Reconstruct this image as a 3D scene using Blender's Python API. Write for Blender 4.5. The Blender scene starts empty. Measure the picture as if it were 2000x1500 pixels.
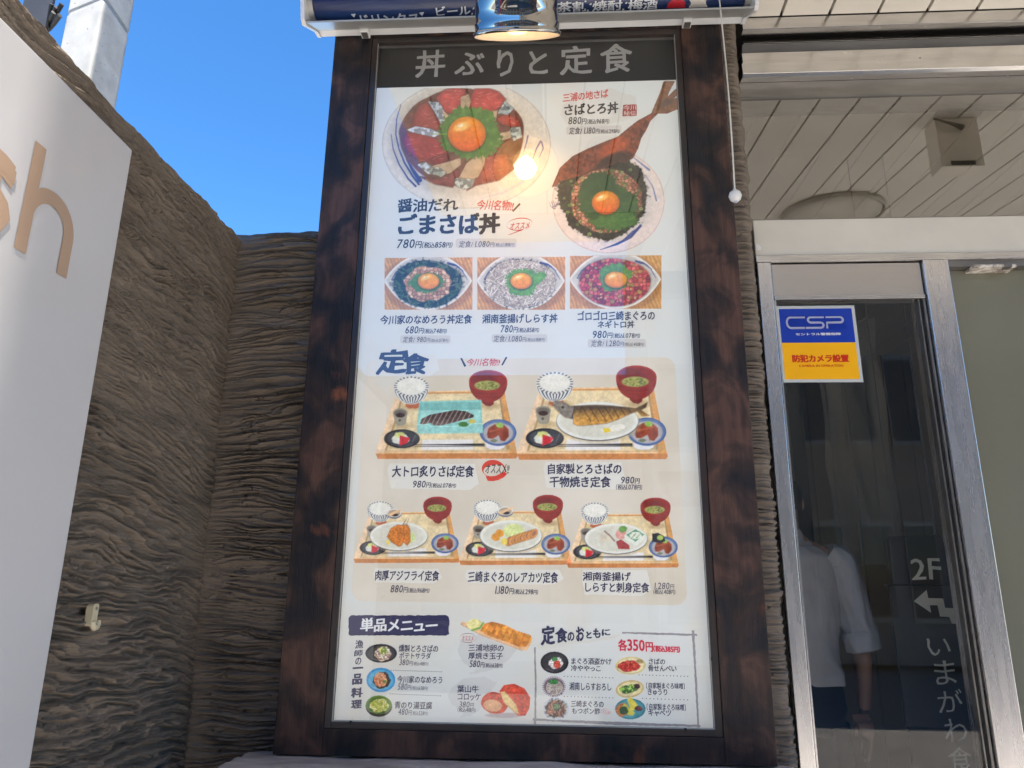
import bpy, math, random
import numpy as np
from mathutils import Vector, Matrix

S = bpy.context.scene
COL = S.collection
# ------------------------------------------------------------------ camera, sky, sun, exposure
FPX = 1387.0
_up = np.array([52.0, -5230.0, FPX]); _up /= np.linalg.norm(_up)
_xr = np.array([25300.0, -110.0, -FPX]); _xr -= _up * _xr.dot(_up); _xr /= np.linalg.norm(_xr)
_yf = np.cross(_up, _xr)
RC = np.stack([_xr, _yf, _up])
CAM = np.array([0.0, -2.0, 1.5])
cd = bpy.data.cameras.new('camera'); cam = bpy.data.objects.new('camera', cd); COL.objects.link(cam)
cd.sensor_width = 36.0; cd.lens = 36.0 * FPX / 2000.0; cd.clip_start = 0.02; cd.clip_end = 2000
cam.matrix_world = Matrix(((RC[0, 0], -RC[0, 1], -RC[0, 2], CAM[0]), (RC[1, 0], -RC[1, 1], -RC[1, 2], CAM[1]),
                           (RC[2, 0], -RC[2, 1], -RC[2, 2], CAM[2]), (0, 0, 0, 1)))
S.camera = cam

SUN = Vector((0.125, -0.452, 0.883)).normalized()      # direction towards the sun
W = bpy.data.worlds.new('World'); S.world = W; W.use_nodes = True
wn, wl = W.node_tree.nodes, W.node_tree.links
sky = wn.new('ShaderNodeTexSky'); sky.sky_type = 'NISHITA'; sky.sun_disc = False
sky.sun_elevation = math.asin(SUN.z); sky.sun_rotation = math.atan2(SUN.x, SUN.y)
sky.altitude = 1500; sky.air_density = 1.0; sky.dust_density = 0.2; sky.ozone_density = 3.0
hs = wn.new('ShaderNodeHueSaturation'); hs.inputs['Saturation'].default_value = 1.25
wl.new(sky.outputs[0], hs.inputs['Color'])
wl.new(hs.outputs[0], wn['Background'].inputs[0]); wn['Background'].inputs[1].default_value = 0.105
sd = bpy.data.lights.new('sun', 'SUN'); so = bpy.data.objects.new('sun', sd); COL.objects.link(so)
sd.energy = 5.0; sd.angle = math.radians(0.53); sd.color = (1.0, 0.91, 0.79)
so.rotation_euler = SUN.to_track_quat('Z', 'Y').to_euler(); so.location = (3, -12, 14)
S.view_settings.view_transform = 'Standard'; S.view_settings.look = 'None'
S.view_settings.exposure = 1.8; S.view_settings.gamma = 1.0
S.render.engine = 'CYCLES'
S.cycles.max_bounces = 10; S.cycles.transparent_max_bounces = 16; S.cycles.glossy_bounces = 5
S.cycles.sample_clamp_indirect = 6.0

rnd = random.Random(7)

# ------------------------------------------------------------------ survey helper: a sight line met with an upright plane y = const
def on(px, py, y=0.0):
    d = RC @ np.array([(px - 1000) / FPX, (py - 750) / FPX, 1.0])
    return CAM + d * ((y - CAM[1]) / d[1])
def on_arr(X, Y, y=0.0):
    v = np.stack([(X - 1000) / FPX, (Y - 750) / FPX, np.ones_like(X)], -1) @ RC.T
    return CAM + v * ((y - CAM[1]) / v[..., 1])[..., None]

def lin(c):
    c = np.asarray(c, float) / 255.0
    return np.where(c <= 0.04045, c / 12.92, ((c + 0.055) / 1.055) ** 2.4)
def L4(c): return (*[float(x) for x in lin(c)], 1.0)

# ------------------------------------------------------------------ materials
def nodes_of(name):
    m = bpy.data.materials.new(name); m.use_nodes = True
    return m, m.node_tree.nodes, m.node_tree.links, m.node_tree.nodes['Principled BSDF']

def pm(name, a, rough=0.5, metal=0.0, b=None, scale=8.0, stretch=(1, 1, 1), amount=0.5, bump=0.0, bscale=60.0, bstretch=None,
       coat=0.0, emit=0.0, rvar=0.0, spec=0.5):
    """two-tone noise colour, fine bump, optional gloss variation"""
    m, n, l, p = nodes_of(name)
    p.inputs['Roughness'].default_value = rough; p.inputs['Metallic'].default_value = metal
    p.inputs['Coat Weight'].default_value = coat; p.inputs['Specular IOR Level'].default_value = spec
    tc = n.new('ShaderNodeTexCoord')
    def mapped(sc):
        mp = n.new('ShaderNodeMapping'); mp.inputs['Scale'].default_value = sc
        l.new(tc.outputs['Object'], mp.inputs['Vector']); return mp
    b = b if b is not None else tuple(x * 0.82 for x in a[:3])
    mp = mapped(stretch)
    t = n.new('ShaderNodeTexNoise'); t.inputs['Scale'].default_value = scale; t.inputs['Detail'].default_value = 6
    l.new(mp.outputs[0], t.inputs['Vector'])
    r = n.new('ShaderNodeValToRGB'); r.color_ramp.elements[0].position = 0.5 - amount / 2 * 0.6; r.color_ramp.elements[1].position = 0.5 + amount / 2 * 0.6
    r.color_ramp.elements[0].color = (*a[:3], 1); r.color_ramp.elements[1].color = (*b[:3], 1)
    l.new(t.outputs['Fac'], r.inputs[0]); l.new(r.outputs[0], p.inputs['Base Color'])
    if rvar:
        mr = n.new('ShaderNodeMapRange'); mr.inputs['To Min'].default_value = max(0.02, rough - rvar); mr.inputs['To Max'].default_value = rough + rvar
        t3 = n.new('ShaderNodeTexNoise'); t3.inputs['Scale'].default_value = scale * 2.3; t3.inputs['Detail'].default_value = 5
        l.new(mp.outputs[0], t3.inputs['Vector']); l.new(t3.outputs['Fac'], mr.inputs['Value']); l.new(mr.outputs[0], p.inputs['Roughness'])
    if bump:
        mb = mapped(bstretch or stretch)
        t2 = n.new('ShaderNodeTexNoise'); t2.inputs['Scale'].default_value = bscale; t2.inputs['Detail'].default_value = 5
        l.new(mb.outputs[0], t2.inputs['Vector'])
        bm = n.new('ShaderNodeBump'); bm.inputs['Strength'].default_value = 1.0; bm.inputs['Distance'].default_value = bump
        l.new(t2.outputs['Fac'], bm.inputs['Height']); l.new(bm.outputs[0], p.inputs['Normal'])
    if emit:
        l.new(r.outputs[0], p.inputs['Emission Color']); p.inputs['Emission Strength'].default_value = emit
    return m

def glass_mat(name, ior=1.5, tint=(0.97, 0.98, 0.97), rough=0.0, film=1.85):
    """thin clean glazing: fresnel mirror over a clear sheet; each face of the pane has its own"""
    m = bpy.data.materials.new(name); m.use_nodes = True; n, l = m.node_tree.nodes, m.node_tree.links; n.clear()
    o = n.new('ShaderNodeOutputMaterial'); mx = n.new('ShaderNodeMixShader'); f = n.new('ShaderNodeFresnel'); f.inputs['IOR'].default_value = ior
    g = n.new('ShaderNodeBsdfGlossy'); g.inputs['Roughness'].default_value = rough
    t = n.new('ShaderNodeBsdfTransparent'); t.inputs['Color'].default_value = (*tint, 1)
    gm = n.new('ShaderNodeNewGeometry'); mul = n.new('ShaderNodeMath'); mul.operation = 'MULTIPLY'; inv = n.new('ShaderNodeMath'); inv.operation = 'SUBTRACT'; inv.inputs[0].default_value = 1.0
    l.new(gm.outputs['Backfacing'], inv.inputs[1]); l.new(f.outputs[0], mul.inputs[0]); l.new(inv.outputs[0], mul.inputs[1])
    ad = n.new('ShaderNodeMath'); ad.operation = 'MULTIPLY'; ad.inputs[1].default_value = film; ad.use_clamp = True
    l.new(mul.outputs[0], ad.inputs[0])
    l.new(ad.outputs[0], mx.inputs[0]); l.new(t.outputs[0], mx.inputs[1]); l.new(g.outputs[0], mx.inputs[2]); l.new(mx.outputs[0], o.inputs[0])
    return m

def flat(name, c, rough=0.6, emit=0.0, metal=0.0):
    m, n, l, p = nodes_of(name)
    c = L4(c)
    rgb = n.new('ShaderNodeTexNoise'); rgb.inputs['Scale'].default_value = 90
    mr = n.new('ShaderNodeMix'); mr.data_type = 'RGBA'; mr.inputs[6].default_value = c; mr.inputs[7].default_value = tuple([x * 0.9 for x in c[:3]] + [1])
    l.new(rgb.outputs['Fac'], mr.inputs[0]); l.new(mr.outputs[2], p.inputs['Base Color'])
    p.inputs['Roughness'].default_value = rough; p.inputs['Metallic'].default_value = metal
    if emit: l.new(mr.outputs[2], p.inputs['Emission Color']); p.inputs['Emission Strength'].default_value = emit
    return m

# ------------------------------------------------------------------ mesh building
class B:
    def __init__(s): s.v = []; s.f = []; s.sm = []
    def add(s, v, f, smooth=False):
        o = len(s.v); s.v += [tuple(map(float, a)) for a in v]; s.f += [tuple(i + o for i in q) for q in f]; s.sm += [smooth] * len(f); return s
    def box(s, x0, x1, y0, y1, z0, z1, M=None):
        v = [(x0, y0, z0), (x1, y0, z0), (x1, y1, z0), (x0, y1, z0), (x0, y0, z1), (x1, y0, z1), (x1, y1, z1), (x0, y1, z1)]
        if M: v = [tuple(M @ Vector(a)) for a in v]
        return s.add(v, [(0, 3, 2, 1), (4, 5, 6, 7), (0, 1, 5, 4), (1, 2, 6, 5), (2, 3, 7, 6), (3, 0, 4, 7)])
    def prism_x(s, prof, x0, x1, smooth=False):
        """closed (y,z) profile run along x"""
        n = len(prof); v = [(x0, y, z) for y, z in prof] + [(x1, y, z) for y, z in prof]
        f = [(i, (i + 1) % n, n + (i + 1) % n, n + i) for i in range(n)]
        s.add(v, f, smooth); return s.add(v, [tuple(range(n))[::-1], tuple(range(n, 2 * n))])
    def prism_y(s, prof, y0, y1):
        n = len(prof); v = [(x, y0, z) for x, z in prof] + [(x, y1, z) for x, z in prof]
        return s.add(v, [(i, (i + 1) % n, n + (i + 1) % n, n + i) for i in range(n)] + [tuple(range(n))[::-1], tuple(range(n, 2 * n))])
    def lathe(s, prof, M=Matrix(), seg=48):
        """(r, h) profile about local z"""
        v = []; k = len(prof)
        for i in range(seg):
            a = 2 * math.pi * i / seg
            for r, h in prof: v.append(tuple(M @ Vector((r * math.cos(a), r * math.sin(a), h))))
        f = [(i * k + j, ((i + 1) % seg) * k + j, ((i + 1) % seg) * k + j + 1, i * k + j + 1) for i in range(seg) for j in range(k - 1)]
        return s.add(v, f, True)
    def tube(s, pts, r, seg=8):
        pts = [Vector(p) for p in pts]; v = []; 
        for i, p in enumerate(pts):
            d = (pts[min(i + 1, len(pts) - 1)] - pts[max(i - 1, 0)]).normalized()
            a = d.orthogonal().normalized(); b = d.cross(a)
            rr = r[i] if isinstance(r, (list, tuple)) else r
            if i and (pa := prev) is not None:
                a = (pa - d * pa.dot(d)).normalized(); b = d.cross(a)
            prev = a
            v += [tuple(p + rr * (a * math.cos(t) + b * math.sin(t))) for t in [2 * math.pi * k / seg for k in range(seg)]]
        n = len(pts)
        s.add(v, [(i * seg + k, i * seg + (k + 1) % seg, (i + 1) * seg + (k + 1) % seg, (i + 1) * seg + k) for i in range(n - 1) for k in range(seg)], True)
        return s.add(v, [tuple(range(seg))[::-1], tuple(range((n - 1) * seg, n * seg))])
    def build(s, name, mat, parent=None, bevel=0.0):
        me = bpy.data.meshes.new(name); me.from_pydata(s.v, [], s.f); me.update()
        me.polygons.foreach_set('use_smooth', s.sm)
        if mat: me.materials.append(mat)
        o = bpy.data.objects.new(name, me); COL.objects.link(o)
        if parent: o.parent = parent
        if bevel:
            md = o.modifiers.new('b', 'BEVEL'); md.width = bevel; md.segments = 2; md.limit_method = 'ANGLE'; md.angle_limit = math.radians(40)
        return o
def tag(o, label=None, cat=None, group=None, kind=None):
    if label: o['label'] = label
    if cat: o['category'] = cat
    if group: o['group'] = group
    if kind: o['kind'] = kind
    return o
def thing(name, label, cat, group=None, loc=(0, 0, 0)):
    o = bpy.data.objects.new(name, None); COL.objects.link(o); o.empty_display_size = 0.1; o.location = (0, 0, 0)
    return tag(o, label, cat, group)
# ------------------------------------------------------------------ noise fields (numpy)
def _h(i, j, seed):
    n = (i.astype(np.int64) * 374761393 + j.astype(np.int64) * 668265263 + seed * 1442695041) & 0xFFFFFFFF
    n = ((n ^ (n >> 13)) * 1274126177) & 0xFFFFFFFF
    return ((n ^ (n >> 16)) & 0xFFFFFF) / float(0xFFFFFF)
def vn(X, Y, s, seed=0):
    x, y = X / s, Y / s; i, j = np.floor(x), np.floor(y); u, v = x - i, y - j
    u = u * u * (3 - 2 * u); v = v * v * (3 - 2 * v)
    a, b, c, d = _h(i, j, seed), _h(i + 1, j, seed), _h(i, j + 1, seed), _h(i + 1, j + 1, seed)
    return (a * (1 - u) + b * u) * (1 - v) + (c * (1 - u) + d * u) * v
def fbm(X, Y, s, seed=0, o=4):
    t = 0; a = 1.0; w = 0
    for k in range(o): t = t + a * vn(X, Y, s, seed + k * 17); w += a; a *= 0.5; s *= 0.5
    return t / w
def cells(X, Y, s, seed=0):
    x, y = X / s, Y / s; i, j = np.floor(x), np.floor(y); f1 = np.full(X.shape, 9.0); f2 = f1.copy(); idv = np.zeros(X.shape)
    for a in (-1, 0, 1):
        for b in (-1, 0, 1):
            p, q = i + a, j + b
            d = np.hypot(p + 0.15 + 0.7 * _h(p, q, seed) - x, q + 0.15 + 0.7 * _h(p, q, seed + 5) - y); r = _h(p, q, seed + 9)
            m = d < f1; f2 = np.where(m, f1, np.minimum(f2, d)); idv = np.where(m, r, idv); f1 = np.where(m, d, f1)
    return f1, f2 - f1, idv

# ------------------------------------------------------------------ textured plaster walls (real relief)
def relief(u, z, seed, amp, lift):
    """u along the wall, z up: tight, wavy, overlapping horizontal folds of trowelled mortar"""
    w = fbm(u * 0.9, z * 1.5, 0.40, seed, 3) - 0.5
    w2 = fbm(u * 1.0, z * 4.0, 0.10, seed + 3, 2) - 0.5
    def saw(ph, c): s = ph - np.floor(ph); return np.where(s < c, s / c, (1 - s) / (1 - c)) ** 1.15
    s1 = saw(z * 36 + w * 4.4 + w2 * 0.9, 0.76); s2 = saw(z * 82 + w * 11 + w2 * 2.6 + 0.7 * fbm(u, z * 3, 0.05, seed + 8, 2), 0.7)
    a1 = np.clip(fbm(u * 0.7, z * 2.4, 0.26, seed + 21, 3) * 2.0 - 0.35, 0.2, 1)
    a2 = np.clip(fbm(u, z * 3.0, 0.13, seed + 31, 3) * 2.6 - 0.6, 0.05, 1)
    g = fbm(u * 0.4, z * 6, 0.02, seed + 41, 3)
    cr = np.clip(1 - np.abs(fbm(u * 0.8, z * 5.0, 0.12, seed + 51, 3) - 0.5) / 0.008, 0, 1) * (fbm(u, z, 0.3, seed + 61, 2) > 0.52)
    return amp * (s1 * a1 * 0.40 + s2 * a2 * 0.36 + g * 0.16 + 0.12 * w) - cr * amp * 0.35 + lift

def grid_obj(name, P, mat, parent=None, smooth=True, keep=None):
    """P: (rows, cols, 3) points -> one mesh"""
    h, w = P.shape[:2]; me = bpy.data.meshes.new(name)
    idx = np.arange(h * w).reshape(h, w); q = np.stack([idx[:-1, :-1], idx[:-1, 1:], idx[1:, 1:], idx[1:, :-1]], -1).reshape(-1, 4)
    V = P.reshape(-1, 3)
    if keep is not None:
        q = q[keep.reshape(-1)]; used = np.unique(q); mp = np.full(h * w, -1); mp[used] = np.arange(len(used)); q = mp[q]; V = V[used]
    else: used = None
    me.vertices.add(len(V)); me.vertices.foreach_set('co', V.astype(np.float32).ravel())
    me.loops.add(q.size); me.loops.foreach_set('vertex_index', q.astype(np.int32).ravel())
    me.polygons.add(len(q)); me.polygons.foreach_set('loop_start', np.arange(0, q.size, 4, dtype=np.int32))
    me.polygons.foreach_set('use_smooth', np.full(len(q), smooth)); me.update(calc_edges=True)
    me.materials.append(mat); o = bpy.data.objects.new(name, me); COL.objects.link(o)
    if parent: o.parent = parent
    return o, used

def mortar_mat():
    m, n, l, p = nodes_of('brown trowelled mortar')
    tc = n.new('ShaderNodeTexCoord'); mp = n.new('ShaderNodeMapping'); mp.inputs['Scale'].default_value = (1, 1, 4); l.new(tc.outputs['Object'], mp.inputs[0])
    a = n.new('ShaderNodeTexNoise'); a.inputs['Scale'].default_value = 3.0; a.inputs['Detail'].default_value = 8; a.inputs['Roughness'].default_value = 0.65
    l.new(mp.outputs[0], a.inputs['Vector'])
    r = n.new('ShaderNodeValToRGB'); e = r.color_ramp.elements
    e[0].position = 0.3; e[0].color = (0.19, 0.157, 0.127, 1); e[1].position = 0.7; e[1].color = (0.29, 0.238, 0.19, 1)
    l.new(a.outputs['Fac'], r.inputs[0])
    b = n.new('ShaderNodeTexNoise'); b.inputs['Scale'].default_value = 60; b.inputs['Detail'].default_value = 4; l.new(mp.outputs[0], b.inputs['Vector'])
    c = n.new('ShaderNodeTexNoise'); c.inputs['Scale'].default_value = 18; c.inputs['Detail'].default_value = 7; c.inputs['Distortion'].default_value = 0.6; l.new(mp.outputs[0], c.inputs['Vector'])
    mx = n.new('ShaderNodeMix'); mx.data_type = 'RGBA'; mx.blend_type = 'MULTIPLY'; mx.inputs[0].default_value = 0.30
    l.new(r.outputs[0], mx.inputs[6]); l.new(b.outputs['Fac'], mx.inputs[7]); l.new(mx.outputs[2], p.inputs['Base Color'])
    ad = n.new('ShaderNodeMath'); ad.operation = 'ADD'; l.new(b.outputs['Fac'], ad.inputs[0]); l.new(c.outputs['Fac'], ad.inputs[1])
    mf = n.new('ShaderNodeMapping'); mf.inputs['Scale'].default_value = (3.2, 3.2, 34); l.new(tc.outputs['Object'], mf.inputs[0])
    d = n.new('ShaderNodeTexNoise'); d.inputs['Scale'].default_value = 2.6; d.inputs['Detail'].default_value = 9; d.inputs['Roughness'].default_value = 0.62; d.inputs['Distortion'].default_value = 0.8; l.new(mf.outputs[0], d.inputs['Vector'])
    b2 = n.new('ShaderNodeBump'); b2.inputs['Distance'].default_value = 0.012; b2.inputs['Strength'].default_value = 0.9; l.new(d.outputs['Fac'], b2.inputs['Height'])
    bm = n.new('ShaderNodeBump'); l.new(b2.outputs[0], bm.inputs['Normal']); bm.inputs['Distance'].default_value = 0.0035; bm.inputs['Strength'].default_value = 1; l.new(ad.outputs[0], bm.inputs['Height']); l.new(bm.outputs[0], p.inputs['Normal'])
    p.inputs['Roughness'].default_value = 0.9; p.inputs['Specular IOR Level'].default_value = 0.2
    return m
M_mortar = mortar_mat()

# left flank wall, its face at about x = -1, top at 2.53
LY = np.concatenate([np.linspace(-2.6, -1.2, 60), np.linspace(-1.19, -0.56, 110), np.linspace(-0.555, 0.075, 250)]); LZ = np.linspace(0.0, 1.0, 1050)
U, Z = np.meshgrid(LY, LZ); TOP = 2.533 + 0.030 * fbm(LY, LY * 0, 0.16, 77, 4)
Zw = 0.35 + (TOP[None, :] - 0.35) * Z
ed = np.clip((TOP[None, :] - Zw) / 0.07, 0, 1); cn = np.clip((0.10 - U) / 0.20, 0, 1)
H = relief(U, Zw + 0.13 * np.sin(U * 2.1) - 0.03 * U, 11, 0.056, 0.0)
tilt = 0.035 * (2.5 - Zw)        # the wall leans out a little towards its foot
X = -1.034 + tilt * 0.35 + H * (0.45 + 0.55 * ed) * (0.3 + 0.7 * cn) + 0.012 * (1 - ed) + 0.012 * (1 - cn)
P = np.stack([X, U, Zw], -1)
back = P[-1].copy(); rows = []
for k, (dx, dz) in enumerate([(-0.03, 0.012), (-0.10, 0.02), (-0.2, 0.0), (-0.24, -0.08), (-0.25, -2.4)]):
    r = back.copy(); r[:, 0] += dx; r[:, 2] += dz + 0.012 * (fbm(LY, LY * 0 + k, 0.09, 90 + k, 3) - 0.5) * (k < 4); rows.append(r)
P = np.concatenate([P, np.stack(rows)], 0)
wall_l, _ = grid_obj('plaster_wall', P, M_mortar)
tag(wall_l, 'rough brown mortar side wall on the left, coat hook and white sign mounted on it', 'wall')
# low wall facing us between that wall and the menu board
BX = np.linspace(-1.10, -0.66, 200); U, Z = np.meshgrid(BX, LZ); TOPB = 2.570 + 0.02 * fbm(BX, BX * 0, 0.1, 78, 3)
Zw = 0.35 + (TOPB[None, :] - 0.35) * Z; ed = np.clip((TOPB[None, :] - Zw) / 0.05, 0, 1); cn = np.clip((U + 1.04) / 0.14, 0.15, 1)
H = relief(U * 0.8 + 5, Zw * 1.15, 33, 0.042, 0) * cn
Yb = 0.075 - H * (0.3 + 0.7 * ed) + 0.03 * (1 - ed) ** 2 + 0.0 * U
P = np.stack([U, Yb, Zw], -1); back = P[-1].copy(); rows = []
for dy, dz in [(0.02, 0.01), (0.1, 0.015), (0.2, 0.0), (0.22, -2.4)]:
    r = back.copy(); r[:, 1] += dy; r[:, 2] += dz; rows.append(r)
wall_b, _ = grid_obj('plaster_wall', np.concatenate([P, np.stack(rows)], 0), M_mortar)
tag(wall_b, 'low rough brown mortar wall facing us beside the left edge of the menu board', 'wall')
# pier behind the board; its rough right edge shows between the board and the door frame
PX = np.linspace(0.40, 0.632, 90); PZ = np.linspace(0.35, 3.37, 1150); U, Zw = np.meshgrid(PX, PZ)
H = relief(U * 0.5 + 9, Zw * 1.3, 55, 0.030, 0)
edg = np.clip((U - 0.585) / 0.047, 0, 1)
Yp = 0.040 - H * (1 - 0.6 * edg ** 3) + 0.05 * edg ** 4
Xp = U + (H - 0.008) * edg * 0.75
P = np.stack([Xp, Yp, Zw], -1); lastc = P[:, -1:, :].copy(); ex = []
for dy in (0.02, 0.05, 0.25):
    r = lastc.copy(); r[..., 1] += dy; r[..., 0] -= 0.002; ex.append(r)
pier, _ = grid_obj('plaster_pier', np.concatenate([P] + ex, 1), M_mortar)
tag(pier, 'tall rough brown mortar pier behind the menu board, its edge showing beside the door', 'wall')
B().box(-0.54, 0.42, 0.06, 0.34, 0, 3.37).build('core', M_mortar, pier)

# ground and street
M_road = pm('worn grey road', (0.22, 0.21, 0.20), 0.9, b=(0.17, 0.165, 0.16), scale=3, bump=0.004, bscale=160)
M_pave = pm('pale concrete paving', (0.50, 0.47, 0.43), 0.85, b=(0.42, 0.40, 0.37), scale=1.2, bump=0.003, bscale=90)
M_conc = pm('weathered pale concrete', (0.50, 0.50, 0.48), 0.85, b=(0.36, 0.36, 0.35), scale=5, stretch=(1, 1, 0.6), bump=0.004, bscale=60)
tag(B().add([(-400, -400, -0.12), (400, -400, -0.12), (400, 400, -0.12), (-400, 400, -0.12)], [(0, 1, 2, 3)]).build('ground', M_road), kind='structure')
pv = tag(B().box(-14, 14, -3.2, 6, -0.3, 0.0).build('pavement', M_pave), kind='structure')
tag(B().box(-14, 14, -3.36, -3.204, -0.3, 0.005).build('kerb', M_conc), kind='structure')

# slatted soffit overhead: rises gently towards the street; built panel by panel
M_soff = pm('off-white enamelled soffit', (0.80, 0.76, 0.67), 0.38, b=(0.74, 0.70, 0.62), scale=2.5, bump=0.0006, bscale=30)
M_cream0 = pm('cream render', (0.55, 0.52, 0.46), 0.8)
M_dark = pm('dark joint', (0.05, 0.045, 0.04), 0.8)
def zs(y): return 3.366 + 0.112 * (0.12 - y)
sof = tag(B().prism_x([(0.124, zs(0.12) + 0.03), (-2.0, zs(-2.0) + 0.03), (-2.0, zs(-2.0) + 0.06), (0.124, zs(0.12) + 0.06)], -0.66, 3.6).build('soffit', M_dark), kind='structure')
pw = 0.1635; x = 0.80 - 9 * pw
while x < 3.5:
    y1 = 0.094; y0 = -1.92 if x < 0.5 else -3.1
    c = 0.0048
    pr = [(x + c, 0.0), (x + pw - c, 0.0), (x + pw - c, 0.026), (x + c, 0.026)]
    v = [(px, y, zs(y) + pz) for y in (y0, y1) for px, pz in pr]
    B().add(v, [(0, 1, 2, 3), (7, 6, 5, 4), (0, 4, 5, 1), (1, 5, 6, 2), (2, 6, 7, 3), (3, 7, 4, 0)]).build('panel', M_soff, sof, bevel=0.0015)
    x += pw
up = thing('shading_storey', 'unseen rendered upper storey over the cream soffit, its overhang shaped to cast shade', 'building')  # unseen overhang, shaped so its corner casts the shade edge on the sign
B().box(-0.485, 3.6, -2.6, 4.0, 3.74, 8.5).build('wall', M_cream0, up); B().box(-0.52, 3.6, 0.09, 4.0, 3.43, 3.739).build('lower_wall', M_cream0, up)
B().box(0.60, 3.6, 0.095, 0.5, 3.371, 3.43).build('ledger', M_dark, up)

# ------------------------------------------------------------------ shopfront to the right of the board
M_alu = pm('brushed aluminium', (0.70, 0.69, 0.68), 0.24, 1.0, b=(0.60, 0.59, 0.58), scale=40, stretch=(0.15, 1, 1), bump=0.0003, bscale=220, bstretch=(0.06, 1, 1), rvar=0.08)
M_aluv = pm('brushed aluminium upright', (0.76, 0.73, 0.71), 0.27, 0.92, b=(0.68, 0.65, 0.63), scale=30, stretch=(1, 1, 0.1), bump=0.0004, bscale=200, bstretch=(1, 1, 0.05), rvar=0.08)
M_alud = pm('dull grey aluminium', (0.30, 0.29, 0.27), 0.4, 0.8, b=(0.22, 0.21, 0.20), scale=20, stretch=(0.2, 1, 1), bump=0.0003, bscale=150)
M_cream = pm('chipped cream paint', (0.66, 0.63, 0.55), 0.36, b=(0.60, 0.57, 0.50), scale=5, bump=0.0008, bscale=12)
M_black = pm('black rubber seal', (0.012, 0.012, 0.012), 0.5)
M_glass = glass_mat('window glass', 1.5, film=2.6)
M_film = glass_mat('window glass with reflective film', 1.5, (0.72, 0.70, 0.66), film=7.5)
XR = 3.4
rail = thing('shutter_rail', 'stepped bare aluminium shutter rail under the cream soffit above the window', 'rail')
B().prism_x([(0.095, 3.366), (0.095, 3.318), (0.125, 3.316), (0.125, 3.366)], 0.668, XR).build('ceiling_flange', M_alu, rail, bevel=0.002)
B().prism_x([(0.20, 3.37), (0.20, 3.06), (0.22, 3.06), (0.22, 3.37)], 0.60, XR).build('back_plate', M_dark, rail)
B().prism_x([(0.13, 3.300), (0.115, 3.278), (0.19, 3.272), (0.195, 3.300)], 0.674, XR).build('fold', M_alu, rail, bevel=0.001)
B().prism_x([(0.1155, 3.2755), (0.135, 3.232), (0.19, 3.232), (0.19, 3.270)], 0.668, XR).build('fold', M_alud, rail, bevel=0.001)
B().prism_x([(0.105, 3.231), (0.100, 3.182), (0.19, 3.182), (0.19, 3.230)], 0.66, XR).build('fold', M_alu, rail, bevel=0.001)
B().prism_x([(0.090, 3.178), (0.085, 3.133), (0.098, 3.127), (0.19, 3.127), (0.19, 3.178)], 0.652, XR).build('fold', M_alu, rail, bevel=0.001)
B().prism_x([(0.125, 3.126), (0.125, 3.07), (0.19, 3.07), (0.19, 3.126)], 0.645, XR).build('shadow_strip', M_alud, rail)  # face in shade, its darkness put into the duller metal
for px in (1459, 1542, 1797):
    c = on(px, 131 if px < 1500 else 145 if px < 1600 else 114, 0.1)
    B().lathe([(0, 0.003), (0.0035, 0.002), (0.004, 0)], Matrix.Translation((c[0], 0.1015, c[2])) @ Matrix.Rotation(math.radians(90), 4, 'X'), 12).build('rivet', M_alud, rail)
tr = thing('transom_window', 'wide transom window over the door reflecting the cream slatted soffit', 'window')
B().box(0.64, XR, 0.135, 0.141, 2.60, 3.08).build('glass_pane', M_film, tr)
B().box(0.64, XR, 0.128, 0.15, 2.604, 2.612).build('lower_bead', M_alud, tr)
hd = thing('door_header', 'cream painted header beam between the transom window and the door, chipped at its left end', 'beam')
B().box(0.652, XR, 0.115, 0.20, 2.478, 2.604).build('beam', M_cream, hd, bevel=0.002)
B().box(0.650, XR, 0.108, 0.20, 2.455, 2.4775).build('aluminium_lip', M_alu, hd, bevel=0.0015)
ch = B()
ch.prism_y([(0.6535, 2.500), (0.668, 2.497), (0.671, 2.507), (0.664, 2.518), (0.655, 2.522)], 0.1135, 0.116); ch.build('paint_chip', pm('bare primer', (0.78, 0.76, 0.74), 0.7), hd)
# fixed frame uprights
fr = thing('door_frame', 'brushed aluminium upright of the door frame beside the rough pier, left of the glass door', 'door frame')
B().box(0.6535, 0.695, 0.112, 0.22, 0.0, 2.4545).build('upright', M_aluv, fr, bevel=0.0015)
B().box(0.6955, 0.699, 0.13, 0.2, 0.0, 2.454).build('seal', M_black, fr)
fr2 = thing('door_frame', 'wider brushed aluminium upright right of the glass door', 'door frame')
B().box(1.160, 1.236, 0.108, 0.22, 0.0, 2.4545).build('upright', M_aluv, fr2, bevel=0.002)
dr = thing('glass_door', 'aluminium framed glass door with a blue and yellow security sticker', 'door')
B().box(0.6995, 1.1565, 0.122, 0.165, 2.345, 2.452).build('top_rail', pm('satin aluminium', (0.60, 0.56, 0.51), 0.33, 0.85, b=(0.55, 0.51, 0.47), scale=3, stretch=(0.3, 1, 1), bump=0.0003, bscale=120, bstretch=(0.06, 1, 1)), dr, bevel=0.0015)
B().box(0.6995, 1.1565, 0.117, 0.165, 2.331, 2.3445).build('top_bead', M_alu, dr, bevel=0.001)
B().box(0.6995, 0.7045, 0.122, 0.165, 0.0, 2.330).build('stile', M_aluv, dr)
B().box(1.150, 1.1565, 0.121, 0.165, 0.0, 2.330).build('stile', M_alud, dr)
B().box(1.1455, 1.1495, 0.128, 0.16, 0.0, 2.330).build('glazing_seal', M_black, dr)
B().box(1.140, 1.145, 0.131, 0.155, 0.0, 2.330).build('glazing_bead', M_alud, dr)
B().box(0.705, 1.1395, 0.138, 0.144, 0.05, 2.3305).build('glass_pane', M_glass, dr)
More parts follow.
